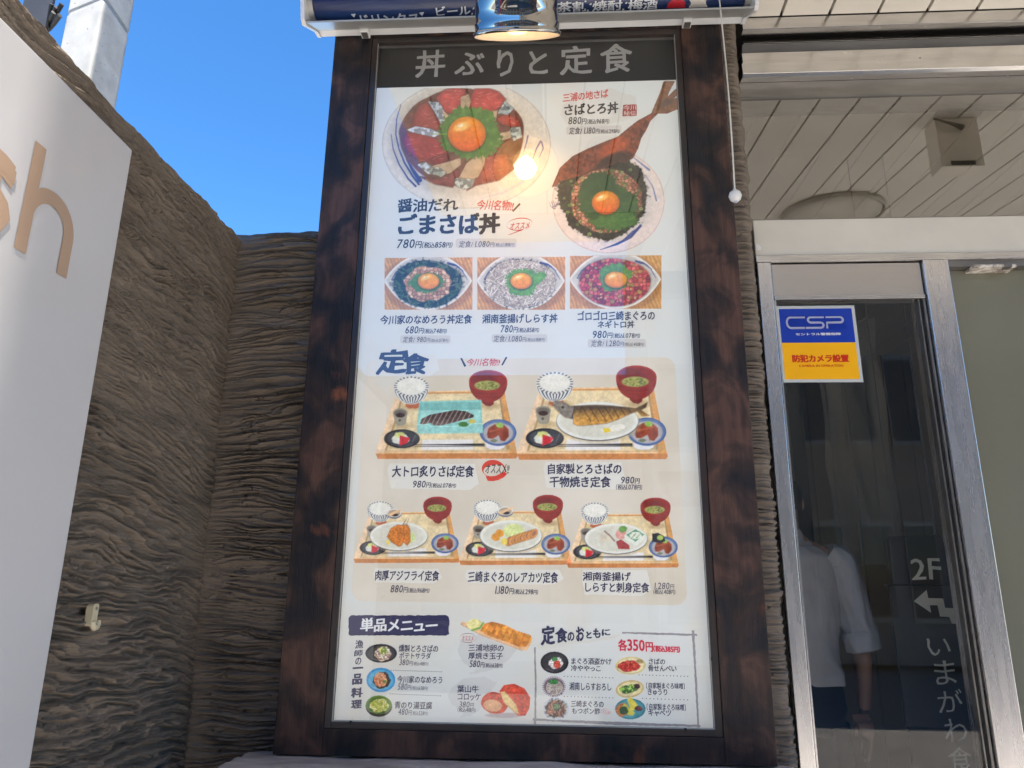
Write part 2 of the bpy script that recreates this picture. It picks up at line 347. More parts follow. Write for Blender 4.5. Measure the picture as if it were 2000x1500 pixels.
# glazed side light with a plain olive-grey lining panel right of the door
sp = thing('side_panel', 'plain olive grey glossy side panel right of the door', 'panel')
B().box(1.238, XR, 0.150, 0.20, 0.0, 2.434).build('panel', pm('olive grey enamel', (0.19, 0.188, 0.14), 0.12, b=(0.17, 0.168, 0.125), scale=2, coat=0.3, bump=0.00015, bscale=6), sp)
B().box(1.238, XR, 0.118, 0.20, 2.435, 2.4545).build('head_rail', M_alud, sp)
dc = thing('door_catch', 'small chipped white door catch under the dark rail right of the door', 'catch')
B().box(1.306, 1.434, 0.100, 0.1495, 2.4235, 2.4335).build('body', pm('chipped white', (0.72, 0.68, 0.62), 0.5, b=(0.25, 0.2, 0.16), scale=60, amount=0.4), dc, bevel=0.002)
B().box(1.397, 1.418, 0.096, 0.12, 2.4215, 2.4345).build('latch', M_alud, dc, bevel=0.001)
B().box(1.432, 1.442, 0.100, 0.13, 2.426, 2.4345).build('end_cap', M_alud, dc, bevel=0.001)

# room behind the glass
M_beige = pm('beige wall board', (0.76, 0.67, 0.54), 0.6, b=(0.71, 0.62, 0.50), scale=3)
M_room_floor = pm('dark tiles', (0.16, 0.15, 0.14), 0.5)
tag(B().box(0.60, 3.5, 0.23, 3.4, -0.02, 0.004).build('room_floor', M_room_floor), kind='structure')
rb = tag(B().box(0.60, 3.5, 3.40, 3.44, 0, 3.3).build('room_back_wall', M_dark), kind='structure')
x = 0.61
while x < 3.4:
    B().box(x, x + 0.143, 3.385, 3.399, 0.0, 3.25).build('panel', M_beige, rb); x += 0.149
tag(B().box(0.56, 0.60, 0.20, 3.4, 0, 3.3).build('room_left_wall', M_beige), kind='structure')
tag(B().box(2.75, 2.80, 0.20, 3.4, 0, 3.3).build('room_right_wall', M_beige), kind='structure')
rc = tag(B().box(0.56, 3.5, 0.225, 3.4, 3.16, 3.2).build('room_ceiling', M_dark), kind='structure')
x = 0.60
while x < 2.75:
    B().box(x, x + 0.158, 0.23, 3.38, 3.14, 3.158).build('panel', M_soff, rc); x += 0.163
# partition strip and plastic sheeting seen through the door
pt = thing('partition_post', 'grey steel partition post seen through the door glass behind the man', 'post')
B().box(1.24, 1.31, 1.7, 1.76, 0, 3.13).build('post', pm('grey steel', (0.10, 0.10, 0.095), 0.4), pt)
B().box(1.215, 1.2395, 1.695, 1.76, 0, 3.13).build('trim', pm('pale trim', (0.30, 0.29, 0.25), 0.4), pt)
yy = np.linspace(1.32, 1.62, 90); zz = np.linspace(1.55, 2.75, 160); U, Zw = np.meshgrid(yy, zz)
Ys = 1.45 + 0.05 * (fbm(U, Zw * 0.35, 0.06, 5, 4) - 0.5) + 0.03 * np.sin((U + Zw * 0.3) * 40) * fbm(U, Zw, 0.2, 6, 2)
m, n, l, p = nodes_of('clear plastic sheeting'); p.inputs['Base Color'].default_value = (0.7, 0.68, 0.62, 1); p.inputs['Roughness'].default_value = 0.12; p.inputs['Alpha'].default_value = 0.28
nz = n.new('ShaderNodeTexNoise'); nz.inputs['Scale'].default_value = 9; bpn = n.new('ShaderNodeBump'); bpn.inputs['Distance'].default_value = 0.01; l.new(nz.outputs['Fac'], bpn.inputs['Height']); l.new(bpn.outputs[0], p.inputs['Normal'])
shb, _ = grid_obj('plastic_sheet', np.stack([U, Ys, Zw], -1), m); tag(shb, 'crumpled clear plastic sheet hanging behind the glass door above the hanging sign', 'plastic sheet')
md = shb.modifiers.new('t', 'SOLIDIFY'); md.thickness = 0.0008
bx = thing('junction_box', 'beige box under the soffit with a black cable, mirrored in the transom window', 'junction box')
B().box(1.68, 1.86, -0.62, -0.53, 3.20, zs(-0.53) - 0.001).build('box', pm('warm beige plastic', (0.86, 0.80, 0.69), 0.5, b=(0.84, 0.78, 0.67)), bx, bevel=0.004)
B().box(1.72, 1.82, -0.5295, -0.526, 3.205, 3.225).build('grille', M_dark, bx)
B().tube([(1.67, -0.52, 3.43), (1.70, -0.50, 3.40), (1.74, -0.50, 3.385), (1.78, -0.51, 3.375)], [0.004, 0.005, 0.008, 0.013]).build('plug', M_black, bx)
cl = thing('ceiling_lamp', 'round unlit lamp on the soffit, mirrored low in the transom window', 'lamp')
B().lathe([(0.0, -0.05), (0.10, -0.045), (0.17, -0.02), (0.20, 0.0), (0.205, 0.02)], Matrix.Translation((1.64, -1.57, zs(-1.57) - 0.03)) @ Matrix.Rotation(math.radians(-6.4), 4, 'X') @ Matrix.Scale(1.3, 4), 48).build('diffuser', pm('milky diffuser', (0.68, 0.64, 0.55), 0.3), cl)
B().lathe([(0.206, 0.024), (0.216, 0.02), (0.216, 0.0), (0.21, -0.004), (0.206, 0.02)], Matrix.Translation((1.64, -1.57, zs(-1.57) - 0.03)) @ Matrix.Rotation(math.radians(-6.4), 4, 'X') @ Matrix.Scale(1.3, 4), 48).build('ring', pm('greyed cream ring', (0.50, 0.47, 0.40), 0.4), cl)
# ------------------------------------------------------------------ the menu board
def rust_mat():
    m, n, l, p = nodes_of('dark patinated steel with rust blooms')
    tc = n.new('ShaderNodeTexCoord'); mp = n.new('ShaderNodeMapping'); l.new(tc.outputs['Object'], mp.inputs[0])
    mp.inputs['Scale'].default_value = (1, 1, 0.8)
    def noise(s, d, dist=0.0, vec=mp):
        t = n.new('ShaderNodeTexNoise'); t.inputs['Scale'].default_value = s; t.inputs['Detail'].default_value = d; t.inputs['Distortion'].default_value = dist
        l.new(vec.outputs[0], t.inputs['Vector']); return t
    def ramp(t, pts):
        r = n.new('ShaderNodeValToRGB'); e = r.color_ramp.elements
        while len(e) < len(pts): e.new(0.5)
        for q, (a, c) in zip(e, pts): q.position = a; q.color = (*c, 1)
        l.new(t.outputs['Fac'], r.inputs[0]); return r
    def mixc(f, a, b, mode='MIX'):
        x = n.new('ShaderNodeMix'); x.data_type = 'RGBA'; x.blend_type = mode
        if isinstance(f, float): x.inputs[0].default_value = f
        else: l.new(f, x.inputs[0])
        l.new(a, x.inputs[6]); l.new(b, x.inputs[7]); return x.outputs[2]
    p.inputs['Specular IOR Level'].default_value = 0.3
    base = ramp(noise(10.0, 8, 0.6), [(0.38, (0.013, 0.013, 0.017)), (0.50, (0.034, 0.022, 0.020)), (0.64, (0.095, 0.050, 0.038))])
    orange = ramp(noise(6.5, 9, 0.3), [(0.645, (0, 0, 0)), (0.74, (1, 1, 1))])
    oc = n.new('ShaderNodeRGB'); oc.outputs[0].default_value = (0.22, 0.075, 0.035, 1)
    c1 = mixc(orange.outputs[0], base.outputs[0], oc.outputs[0])
    mv = n.new('ShaderNodeMapping'); mv.inputs['Scale'].default_value = (14, 14, 1.2); l.new(tc.outputs['Object'], mv.inputs[0])
    st = ramp(noise(6, 5, 0.1, mv), [(0.3, (0.5, 0.5, 0.5)), (0.7, (1.3, 1.3, 1.3))])
    c2 = mixc(0.55, c1, st.outputs[0], 'MULTIPLY')
    l.new(c2, p.inputs['Base Color'])
    rr = ramp(noise(11, 5), [(0.3, (0.42, 0.42, 0.42)), (0.7, (0.62, 0.62, 0.62))]); l.new(rr.outputs[0], p.inputs['Roughness'])
    b = n.new('ShaderNodeBump'); b.inputs['Distance'].default_value = 0.0014; l.new(noise(22, 8, 0.4, mv).outputs['Fac'], b.inputs['Height']); l.new(b.outputs[0], p.inputs['Normal'])
    return m
M_rust = rust_mat()
M_bez = pm('black brown bezel', (0.018, 0.017, 0.018), 0.38, b=(0.040, 0.026, 0.022), scale=9, bump=0.0004, bscale=90)
board = thing('menu_board', 'tall glazed restaurant menu board in a dark rust-marked steel frame', 'menu board')
F0, F1, G0, G1 = -0.718, 0.556, -0.590, 0.427      # outer / inner x of the frame, then z
ZB, ZT, IB, IT = 1.042, 3.300, 1.106, 3.226
B().box(F0, G0 - 0.0012, -0.03, 0.07, ZB, ZT).build('frame_side', M_rust, board, bevel=0.002)
B().box(G1 + 0.0012, F1, -0.03, 0.07, ZB, ZT).build('frame_side', M_rust, board, bevel=0.002)
B().box(G0 - 0.001, G1 + 0.001, -0.0297, 0.07, ZB, IB - 0.0012).build('frame_rail', M_rust, board, bevel=0.002)
B().box(G0 - 0.001, G1 + 0.001, -0.0297, 0.07, IT + 0.0012, ZT).build('frame_rail', M_rust, board, bevel=0.002)
b = B(); i0, i1, j0, j1 = -0.5725, 0.4095, 1.1215, 3.206
b.box(G0, i0, -0.0275, 0.0, IB, IT).box(i1, G1, -0.0275, 0.0, IB, IT).box(i0, i1, -0.0272, 0.0, IB, j0).box(i0, i1, -0.0272, 0.0, j1, IT)
b.build('bezel', M_bez, board, bevel=0.001)
M_strip = pm('pale edge strip', (0.50, 0.50, 0.47), 0.4, 0.2)
b = B(); b.box(i0 + .0002, i0 + 0.0022, -0.0225, -0.0195, j0, j1).box(i1 - 0.0022, i1 - .0002, -0.0225, -0.0195, j0, j1).box(i0, i1, -0.0222, -0.0196, j0 + .0002, j0 + 0.003)
b.build('glass_edge_strip', M_strip, board)
for hx, hz in ((i0 - 0.001, 1.93), (i1 + 0.001, 1.93), (i0 - .001, 1.285), (i1 + .001, 1.29), (i0 + .052, j0 - .001), (i1 - 0.075, j0 - .001)):
    B().box(hx - 0.003, hx + 0.003, -0.0305, -0.0275, hz - 0.005, hz + 0.005).build('hinge_pin', M_black, board, bevel=0.001)
B().box(-0.5885, 0.4255, -0.019, -0.0155, 1.112, 3.220).build('glass_pane', glass_mat('board glass', 1.5, (0.985, 0.985, 0.98), film=2.8), board)

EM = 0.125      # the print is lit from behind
def paper_mat():
    m, n, l, p = nodes_of('printed backlit sheet')
    tc = n.new('ShaderNodeTexCoord'); t = n.new('ShaderNodeTexNoise'); t.inputs['Scale'].default_value = 3.2; t.inputs['Detail'].default_value = 5; l.new(tc.outputs['Object'], t.inputs['Vector'])
    r = n.new('ShaderNodeValToRGB'); e = r.color_ramp.elements; e[0].position = 0.47; e[0].color = (0.66, 0.685, 0.67, 1); e[1].position = 0.68; e[1].color = (0.68, 0.65, 0.575, 1)
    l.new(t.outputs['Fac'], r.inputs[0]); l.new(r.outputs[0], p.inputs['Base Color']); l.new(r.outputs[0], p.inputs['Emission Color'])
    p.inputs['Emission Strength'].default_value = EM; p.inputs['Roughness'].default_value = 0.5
    return m
sheet = B().box(-0.60, 0.4358, 0.0, 0.006, 1.100, 3.235).build('print_sheet', paper_mat(), board)
INK = {}
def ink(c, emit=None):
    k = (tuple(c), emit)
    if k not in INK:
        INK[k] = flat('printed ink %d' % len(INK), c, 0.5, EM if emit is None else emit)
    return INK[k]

def quad_px(name, pts, c, lift, parent=sheet, matl=None):
    """a printed patch: outline in survey points on the sheet"""
    v = [on(px, py, 0.0) for px, py in pts]; n = len(v)
    lift *= 0.3; vv = [(a[0], -lift, a[2]) for a in v]
    # make it face the street
    area = sum(vv[i][0] * vv[(i + 1) % n][2] - vv[(i + 1) % n][0] * vv[i][2] for i in range(n))
    idx = tuple(range(n)) if area > 0 else tuple(range(n))[::-1]
    return B().add(vv, [idx]).build(name, matl or ink(c), parent)
def rrect(x0, y0, x1, y1, r, n=5):
    out = []
    for cx, cy, a0 in ((x1 - r, y0 + r, -90), (x1 - r, y1 - r, 0), (x0 + r, y1 - r, 90), (x0 + r, y0 + r, 180)):
        for k in range(n + 1):
            a = math.radians(a0 + 90 * k / n); out.append((cx + r * math.cos(a), cy + r * math.sin(a)))
    return out
def rough(pts, amp, seed=1):
    q = random.Random(seed); out = []
    for i, (x, y) in enumerate(pts):
        x2, y2 = pts[(i + 1) % len(pts)]; d = math.hypot(x2 - x, y2 - y); k = max(1, int(d / 5))
        for j in range(k): out.append((x + (x2 - x) * j / k + q.uniform(-amp, amp), y + (y2 - y) * j / k + q.uniform(-amp, amp)))
    return out
# black heading band
hb = B(); hb.add([(-0.6, -0.0004, 3.050), (0.4358, -0.0004, 3.0495), (0.4358, -0.0004, 3.235), (-0.6, -0.0004, 3.235)], [(0, 1, 2, 3)])
hb.build('heading_band', flat('black heading print', (34, 33, 34), 0.5, 0.0), sheet)
def sheet_rr(name, x0, z0, x1, z1, r, c, lift):
    v = [(x, -lift, z) for x, z in rrect(x0, z0, x1, z1, r, 8)]
    return B().add(v, [tuple(range(len(v)))]).build(name, ink(c), sheet)
def P2(px, py): a = on(px, py, 0.0); return a[0], a[2]
xa, za = P2(692, 1172); xb, zb = P2(1318, 700)
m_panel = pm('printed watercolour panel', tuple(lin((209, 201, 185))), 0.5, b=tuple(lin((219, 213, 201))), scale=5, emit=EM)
v = [(x, -0.0003, z) for x, z in rrect(P2(716, 700)[0], P2(1000, 1178)[1], P2(1318, 700)[0], P2(1000, 700)[1], 0.032, 8)]
B().add(v, [tuple(range(len(v)))]).build('printed_panel', m_panel, sheet)
# brushed white patches and grey price tabs
for k, r in enumerate([(757, 905, 935, 957), (1062, 902, 1222, 956), (728, 1110, 864, 1140), (908, 1112, 1100, 1142), (1136, 1113, 1272, 1164)]):
    quad_px('white_brush_patch', rough([(r[0] + 4, r[1]), (r[2] - 8, r[1] + 1), (r[2], r[3] - 12), (r[2] - 18, r[3]), (r[0] + 6, r[3] - 3), (r[0], r[1] + 14)], 0.6, k), (226, 225, 218), 0.0012)
quad_px('white_brush_patch', rough([(726, 716), (742, 697), (850, 692), (858, 722), (838, 735), (778, 744), (752, 758), (736, 752)], 0.8, 9), (220, 218, 210), 0.0012)
TAB = (205, 202, 198)
for r in [(1106, 247, 1214, 263, -1.2), (890, 466, 1009, 484, 0), (782, 655, 880, 671, 0), (960, 653, 1069, 669, 0), (1148, 662, 1262, 679, 0)]:
    s = math.tan(math.radians(r[4])); quad_px('price_tab', [(x, y + s * (x - r[0])) for x, y in rrect(*r[:4], 4, 3)], TAB, 0.0014)
quad_px('grey_brush_patch', rough([(1100, 205), (1135, 185), (1190, 172), (1240, 188), (1246, 215), (1230, 232), (1180, 246), (1140, 250), (1110, 246), (1094, 225)], 1.5, 3), (212, 211, 205), 0.0011)
quad_px('grey_brush_patch', rough([(1150, 276), (1160, 266), (1222, 262), (1190, 282), (1140, 290)], 1.2, 4), (214, 213, 207), 0.0011)
quad_px('grey_brush_patch', rough([(893, 1268), (902, 1246), (935, 1240), (1010, 1268), (992, 1290), (975, 1304), (960, 1308), (925, 1316), (916, 1318), (934, 1304), (905, 1296)], 1.5, 5), (207, 209, 208), 0.0011)
quad_px('grey_brush_patch', rough([(880, 1345), (905, 1325), (945, 1322), (970, 1332), (962, 1345), (945, 1380), (920, 1398), (896, 1402), (905, 1392), (882, 1376), (875, 1358)], 1.5, 6), (207, 209, 208), 0.0011)
quad_px('grey_brush_patch', rough([(1050, 1256), (1150, 1250), (1212, 1238), (1200, 1248), (1120, 1258), (1070, 1268), (1050, 1268)], 1.2, 7), (216, 216, 209), 0.0011)
quad_px('grey_brush_patch', rough([(684, 1256), (692, 1252), (690, 1330), (682, 1384), (673, 1388), (678, 1320)], 1.0, 8), (214, 214, 210), 0.0011)
quad_px('white_brush_patch', rough([(1130, 190), (1168, 188), (1200, 200), (1196, 226), (1150, 242), (1120, 232)], 1.2, 13), (220, 219, 213), 0.0013)
GB = (150, 146, 150)
for k, q in enumerate([[(1215, 1234), (1361, 1238), (1362, 1242), (1290, 1240.5), (1215, 1237)], [(1351, 1231), (1356, 1231), (1361, 1330), (1366, 1421), (1362, 1421), (1357, 1330)],
                       [(1040, 1403), (1110, 1406), (1368, 1416), (1368, 1420), (1200, 1416), (1040, 1407)], [(1043, 1264), (1046, 1264), (1048, 1340), (1047, 1415), (1043, 1415), (1044.5, 1340)]]):
    quad_px('grey_brush_line', rough(q, 0.6, 20 + k), GB, 0.0011 + 0.0001 * k)
quad_px('navy_title_box', rough(rrect(681, 1202, 877, 1241, 5, 3), 1.0, 30), (46, 44, 84), 0.0012)
for (x0, y0), (x1, y1), n in [((764, 1309), (862, 1312), 22), ((762, 1355), (860, 1359), 22), ((1102, 1321), (1197, 1324), 15), ((1102, 1360), (1197, 1363), 15), ((1248, 1318), (1343, 1321), 15), ((1255, 1364), (1343, 1367), 13)]:
    bb = B()
    for k in range(n):
        px, py = x0 + (x1 - x0) * k / (n - 1), y0 + (y1 - y0) * k / (n - 1)
        v = [on(px + 1.1 * math.cos(a), py + 1.1 * math.sin(a)) for a in [math.radians(-60 * q) for q in range(6)]]
        bb.add([(a[0], -0.0005, a[2]) for a in v], [tuple(range(6))])
    bb.build('dotted_line', ink((90, 92, 100)), sheet)

# ------------------------------------------------------------------ lettering (real glyph outlines laid on a surface)
_gc = {}
def glyph_mesh(segs, bold, sp=1.0, rise=0.0):
    """segs: [(text, rel size)] -> vertices (n,2), faces, drawn along a baseline"""
    V = []; F = []; x = 0.0
    for txt, sz in segs:
        for chh in txt:
            if chh == ' ': x += 0.3 * sz; continue
            key = chh
            if key not in _gc:
                c = bpy.data.curves.new('tmp', 'FONT'); c.body = chh; c.size = 1; c.resolution_u = 2
                o = bpy.data.objects.new('tmp', c); COL.objects.link(o)
                me = o.to_mesh(); n = len(me.vertices); co = np.empty(n * 3); me.vertices.foreach_get('co', co)
                fs = [tuple(p.vertices) for p in me.polygons]; o.to_mesh_clear()
                bpy.data.objects.remove(o); bpy.data.curves.remove(c)
                _gc[key] = (co.reshape(-1, 3)[:, :2], fs)
            co, fs = _gc[key]
            if not len(co): continue
            if ord(chh) > 0x2000:
                adv = 0.97 if ord(chh) > 0x3000 else 0.9
                if chh in '（）〔〕': adv = 0.42; xo = co[:, 0].min() - 0.06
                elif chh in 'ッっャュゅ': adv = 0.8; xo = 0.08
                else: xo = 0.0
            else:
                adv = co[:, 0].max() - co[:, 0].min() + 0.10; xo = co[:, 0].min() - 0.05
            p = (co - [xo, 0]) * sz; p[:, 1] += rise * p[:, 0]
            if ord(chh) > 0x3000: p[:, 1] += 0.04 * sz
            off = len(V); V += [(a + x, b_) for a, b_ in p]; F += [tuple(i + off for i in f) for f in fs]
            x += adv * sz * sp
    V = np.array(V)
    if bold > 0.004:      # heavier stroke: the outline stamped again a hair to each side
        n = len(V); st = [(-bold, -bold * .8), (bold, -bold * .8), (bold, bold * .8), (-bold, bold * .8)]
        if bold > 0.024: st += [(-bold * 1.3, 0), (bold * 1.3, 0)]
        F = F + [tuple(i + n * (k + 1) for i in f) for k in range(len(st)) for f in F]
        V = np.concatenate([V] + [V + np.array(s_) for s_ in st])
    return V, F
def text(segs, rect, c, bold=0.012, rise=0.0, shear=0.0, lift=0.003, tilt=0.0, wob=0.0, parent=sheet, y=0.0, matl=None, name='lettering', seed=0, ptmap=None):
    """fit lettering to the rectangle rect = survey points (left, top, right, bottom) of the upright plane y"""
    if isinstance(segs, str): segs = [(segs, 1.0)]
    V, F = glyph_mesh(segs, bold, 1.0, rise)
    V = V.copy()
    V[:, 1] += tilt * V[:, 0]; V[:, 0] += shear * V[:, 1]
    if wob:
        V[:, 0] += wob * (vn(V[:, 0] * 1.0, V[:, 1], 0.21, seed) - 0.5); V[:, 1] += wob * (vn(V[:, 0], V[:, 1], 0.23, seed + 4) - 0.5)
    mn, mx = V.min(0), V.max(0); T = (V - mn) / (mx - mn)
    l_, t_, r_, b_ = rect; ym = (t_ + b_) / 2; xm = (l_ + r_) / 2
    x0, x1 = on(l_, ym, y)[0], on(r_, ym, y)[0]; z0, z1 = on(xm, b_, y)[2], on(xm, t_, y)[2]
    bb = B(); n0 = max(1, len(T) // (7 if bold > 0.024 else 5 if bold > 0.004 else 1)); bb.add([(x0 + (x1 - x0) * u, y - lift * 0.4 - 0.00005 * (i // n0), z0 + (z1 - z0) * w) for i, (u, w) in enumerate(T)], F)
    # glyph faces from to_mesh face +z in text space -> they face the street here
    return bb.build(name, matl or ink(c), parent)
NV = (44, 42, 78); BK = (46, 42, 46); RD = (196, 60, 52)
KA = dict(rise=0.10)
WHT = flat('pale heading letters', (205, 205, 205), 0.5, 0.0)
for chh, r in zip('丼ぶりと定食', [(812, 98, 870, 152), (888, 103, 946, 147), (970, 98, 1003, 150), (1033, 100, 1070, 145), (1093, 90, 1156, 147), (1172, 86, 1235, 143)]):
    text(chh, r, None, 0.016, matl=WHT, wob=0.03, name='heading_character', rise=0.04)
def price(main, tax, rect, c=NV, lead='', sm=0.62, **k):
    segs = ([(lead + '/ ', 0.85)] if lead else []) + [(main, 1.0), ('円', 0.62)] + ([('（税込', sm * 0.78), (tax, sm), ('円）', sm * 0.72)] if tax else [])
    return text(segs, rect, c, 0.008 if rect[3] - rect[1] > 13.5 else 0.0, shear=0.16, **k)
text('三浦の地さば', (1099, 176, 1188, 198), RD, 0.016, tilt=0.07, wob=0.06)
text('さばとろ丼', (1102, 200, 1208, 225), BK, 0.026, tilt=0.02, **KA)
price('880', '968', (1110, 228, 1190, 243), BK)
price('1.180', '1.298', (1111, 248, 1210, 262), BK, '定食')
quad_px('red_seal', rough([(1217, 205), (1244, 204), (1243, 227), (1216, 227)], 0.6, 40), (150, 40, 42), 0.002)
text('今', (1218, 206, 1230, 216), (225, 215, 205), 0.0); text('川', (1231, 206, 1242, 215), (225, 215, 205), 0.0)
text('秘', (1218, 217, 1230, 226), (225, 215, 205), 0.0); text('伝', (1231, 217, 1242, 226), (225, 215, 205), 0.0)
text('醤油だれ', (777, 387, 895, 415), (38, 36, 46), 0.022, **KA)
text('今川名物!!', (932, 390, 1004, 412), RD, 0.012, tilt=-0.04, shear=0.25, wob=0.05)
quad_px('ink_stroke', [(921, 382), (924, 382), (930, 401), (926, 402)], BK, 0.002); quad_px('ink_stroke', [(1014, 397), (1017, 399), (1003, 414), (1000, 412)], (90, 75, 50), 0.002)
text('ごまさば丼', (778, 416, 977, 460), (34, 32, 42), 0.034, wob=0.03, **KA)
def ring(cx, cy, rx, ry, c, w=1.0, a0=0, a1=360, lift=0.002, rot=0):
    o = []; i_ = []
    for k in range(33):
        a = math.radians(a0 + (a1 - a0) * k / 32); ww = w * (0.6 + 0.5 * math.sin(k * 0.35 + 1))
        for lst, q in ((o, ww / 2), (i_, -ww / 2)):
            x, y = (rx + q) * math.cos(a), (ry + q) * math.sin(a); lst.append((cx + x * math.cos(rot) - y * math.sin(rot), cy + x * math.sin(rot) + y * math.cos(rot)))
    lift *= 0.35; v = [on(*p_) for p_ in o + i_]; n = 33
    return B().add([(a[0], -lift, a[2]) for a in v], [(k, k + n, k + n + 1, k + 1) for k in range(32)]).build('ink_ring', ink(c), sheet)
text('オススメ', (996, 434, 1035, 448), RD, 0.008, shear=0.3, tilt=0.03, wob=0.05); ring(1014.5, 438, 25, 11.5, RD, 1.6, 75, 420, rot=-0.12)
quad_px('ink_stroke', [(1020, 450), (993, 459.5), (993, 458.6), (1018, 448.6)], RD, 0.002)
price('780', '858', (776, 467, 884, 485), (34, 32, 46)); price('1.080', '1.188', (896, 470, 1005, 483), BK, '定食')
text('今川家のなめろう丼定食', (743, 615, 922, 634), NV, 0.020, **KA); price('680', '748', (792, 637, 873, 652)); price('980', '1.078', (787, 657, 876, 669), BK, '定食')
text('湘南釜揚げしらす丼', (942, 613, 1089, 632), NV, 0.020, **KA); price('780', '858', (978, 635, 1053, 650)); price('1.080', '1.188', (964, 655, 1064, 668), BK, '定食')
text('ゴロゴロ三崎まぐろの', (1128, 607, 1279, 626), NV, 0.020, **KA); text('ネギトロ丼', (1167, 626, 1239, 642), NV, 0.020, **KA)
price('980', '1.078', (1158, 646, 1250, 661)); price('1.280', '1.408', (1154, 664, 1258, 677), BK, '定食')
text('定', (735, 682, 798, 733), NV, 0.034, wob=0.09, shear=0.12, rise=0.1, name='heading_character', seed=3); text('食', (786, 690, 838, 732), NV, 0.030, wob=0.09, rise=0.08, name='heading_character', seed=5)
quad_px('ink_stroke', [(899, 700), (902, 699), (911, 715), (907, 717)], (40, 38, 60), 0.002); quad_px('ink_stroke', [(988, 697), (991, 698), (982, 714), (979, 713)], (40, 38, 60), 0.002)
text('今川名物!!', (912, 700, 977, 715), RD, 0.012, shear=0.25, wob=0.05)
text('大トロ炙りさば定食', (766, 909, 926, 933), NV, 0.022, **KA); price('980', '1.078', (807, 939, 891, 953))
ring(965, 918, 22, 15, (214, 66, 44), 9.5, 20, 395, lift=0.0018)
quad_px('ink_stroke', rough([(948, 930), (980, 930), (972, 936), (980, 938), (953, 940)], 0.8, 2), (214, 66, 44), 0.0017)
text('オススメ!!', (948, 906, 995, 925), (35, 32, 45), 0.008, shear=0.2, wob=0.05)
text('自家製とろさばの', (1070, 905, 1214, 927), NV, 0.022, **KA); text('干物焼き定食', (1073, 930, 1193, 953), NV, 0.022, **KA)
price('980', '', (1213, 931, 1250, 945)); text([('（税込', .8), ('1.078', 1.0), ('円）', .75)], (1203, 946, 1254, 957), NV, 0.01, shear=0.15)
text('肉厚アジフライ定食', (733, 1114, 858, 1135), NV, 0.020, **KA); price('880', '968', (763, 1143, 839, 1158))
text('三崎まぐろのレアカツ定食', (914, 1116, 1090, 1139), NV, 0.020, **KA); price('1.180', '1.298', (967, 1145, 1051, 1161))
text('湘南釜揚げ', (1138, 1117, 1232, 1135), NV, 0.020, **KA); text('しらすと刺身定食', (1143, 1137, 1268, 1158), NV, 0.020, **KA)
price('1.280', '', (1278, 1138, 1317, 1151)); text([('（税込', .8), ('1.408', 1.0), ('円）', .75)], (1276, 1151, 1319, 1161), NV, 0.01, shear=0.15)
text('単品メニュー', (704, 1207, 855, 1235), (232, 234, 236), 0.026, **KA)
for chh, r, bo in [('漁', (694, 1250, 710, 1267), .02), ('師', (692, 1269, 709, 1282), .02), ('の', (694, 1284, 706, 1298), .02), ('一', (689, 1302, 710, 1307), .04), ('品', (688, 1315, 708, 1338), .045), ('料', (686, 1342, 709, 1363), .04), ('理', (686, 1366, 707, 1384), .04)]:
    text(chh, r, NV, bo, wob=0.06, **KA)
S1 = dict(bold=0.014, rise=0.08)
def tx(s, r, c=NV): return text(s, r, c, **S1)
tx('燻製とろさばの', (779, 1259, 856, 1274)); tx('ポテトサラダ', (780, 1274, 842, 1287)); price('380', '418', (780, 1288, 837, 1300))
tx('今川家のなめろう', (776, 1320, 864, 1335)); price('580', '638', (777, 1335, 836, 1348))
tx('青のり湯豆腐', (771, 1370, 844, 1385)); price('480', '528', (778, 1384, 836, 1397))
text('オススメ', (902, 1241, 925, 1252), RD, 0.0, shear=0.2); ring(914, 1246, 16.5, 9, (120, 60, 60), 0.9, 60, 400)
tx('三浦地卵の', (915, 1258, 984, 1273)); tx('厚焼き玉子', (915, 1274, 982, 1288)); price('580', '638', (917, 1290, 982, 1304))
tx('葉山牛', (893, 1338, 935, 1353)); tx('コロッケ', (894, 1354, 939, 1368)); price('380', '', (897, 1370, 926, 1382)); text([('（税込', .8), ('418', 1.0), ('円）', .75)], (894, 1382, 929, 1391), NV, 0.01)
for chh, r in zip('定食のおともに', [(1056, 1222, 1084, 1261), (1084, 1226, 1108, 1256), (1108, 1234, 1122, 1252), (1125, 1224, 1141, 1253), (1145, 1233, 1156, 1247), (1158, 1227, 1173, 1246), (1175, 1229, 1192, 1242)]):
    text(chh, r, NV, 0.035, wob=0.08, rise=0.1, seed=ord(chh) % 50)
R2 = (198, 36, 66)
text([('各', .95), ('350', 1.25), ('円', .85), ('（税込', .5), ('385', .6), ('円）', .5)], (1207, 1249, 1328, 1274), R2, 0.026, tilt=-0.015)
tx('まぐろ酒盗かけ', (1116, 1285, 1194, 1298)); tx('冷ややっこ', (1115, 1299, 1173, 1311)); tx('湘南しらすおろし', (1112, 1333, 1194, 1349))
tx('三崎まぐろの', (1115, 1368, 1179, 1381)); tx('もつポン酢', (1117, 1382, 1172, 1395)); text('オススメ', (1177, 1387, 1190, 1394), RD, 0.0); ring(1183, 1390, 9, 5.5, (200, 90, 90), 0.7)
tx('さばの', (1267, 1286, 1299, 1298)); tx('骨せんべい', (1266, 1299, 1321, 1312))
tx('〔自家製まぐろ味噌〕', (1262, 1333, 1337, 1346)); tx('きゅうり', (1265, 1345, 1303, 1358)); tx('〔自家製まぐろ味噌〕', (1263, 1374, 1339, 1388)); tx('キャベツ', (1266, 1386, 1311, 1399))
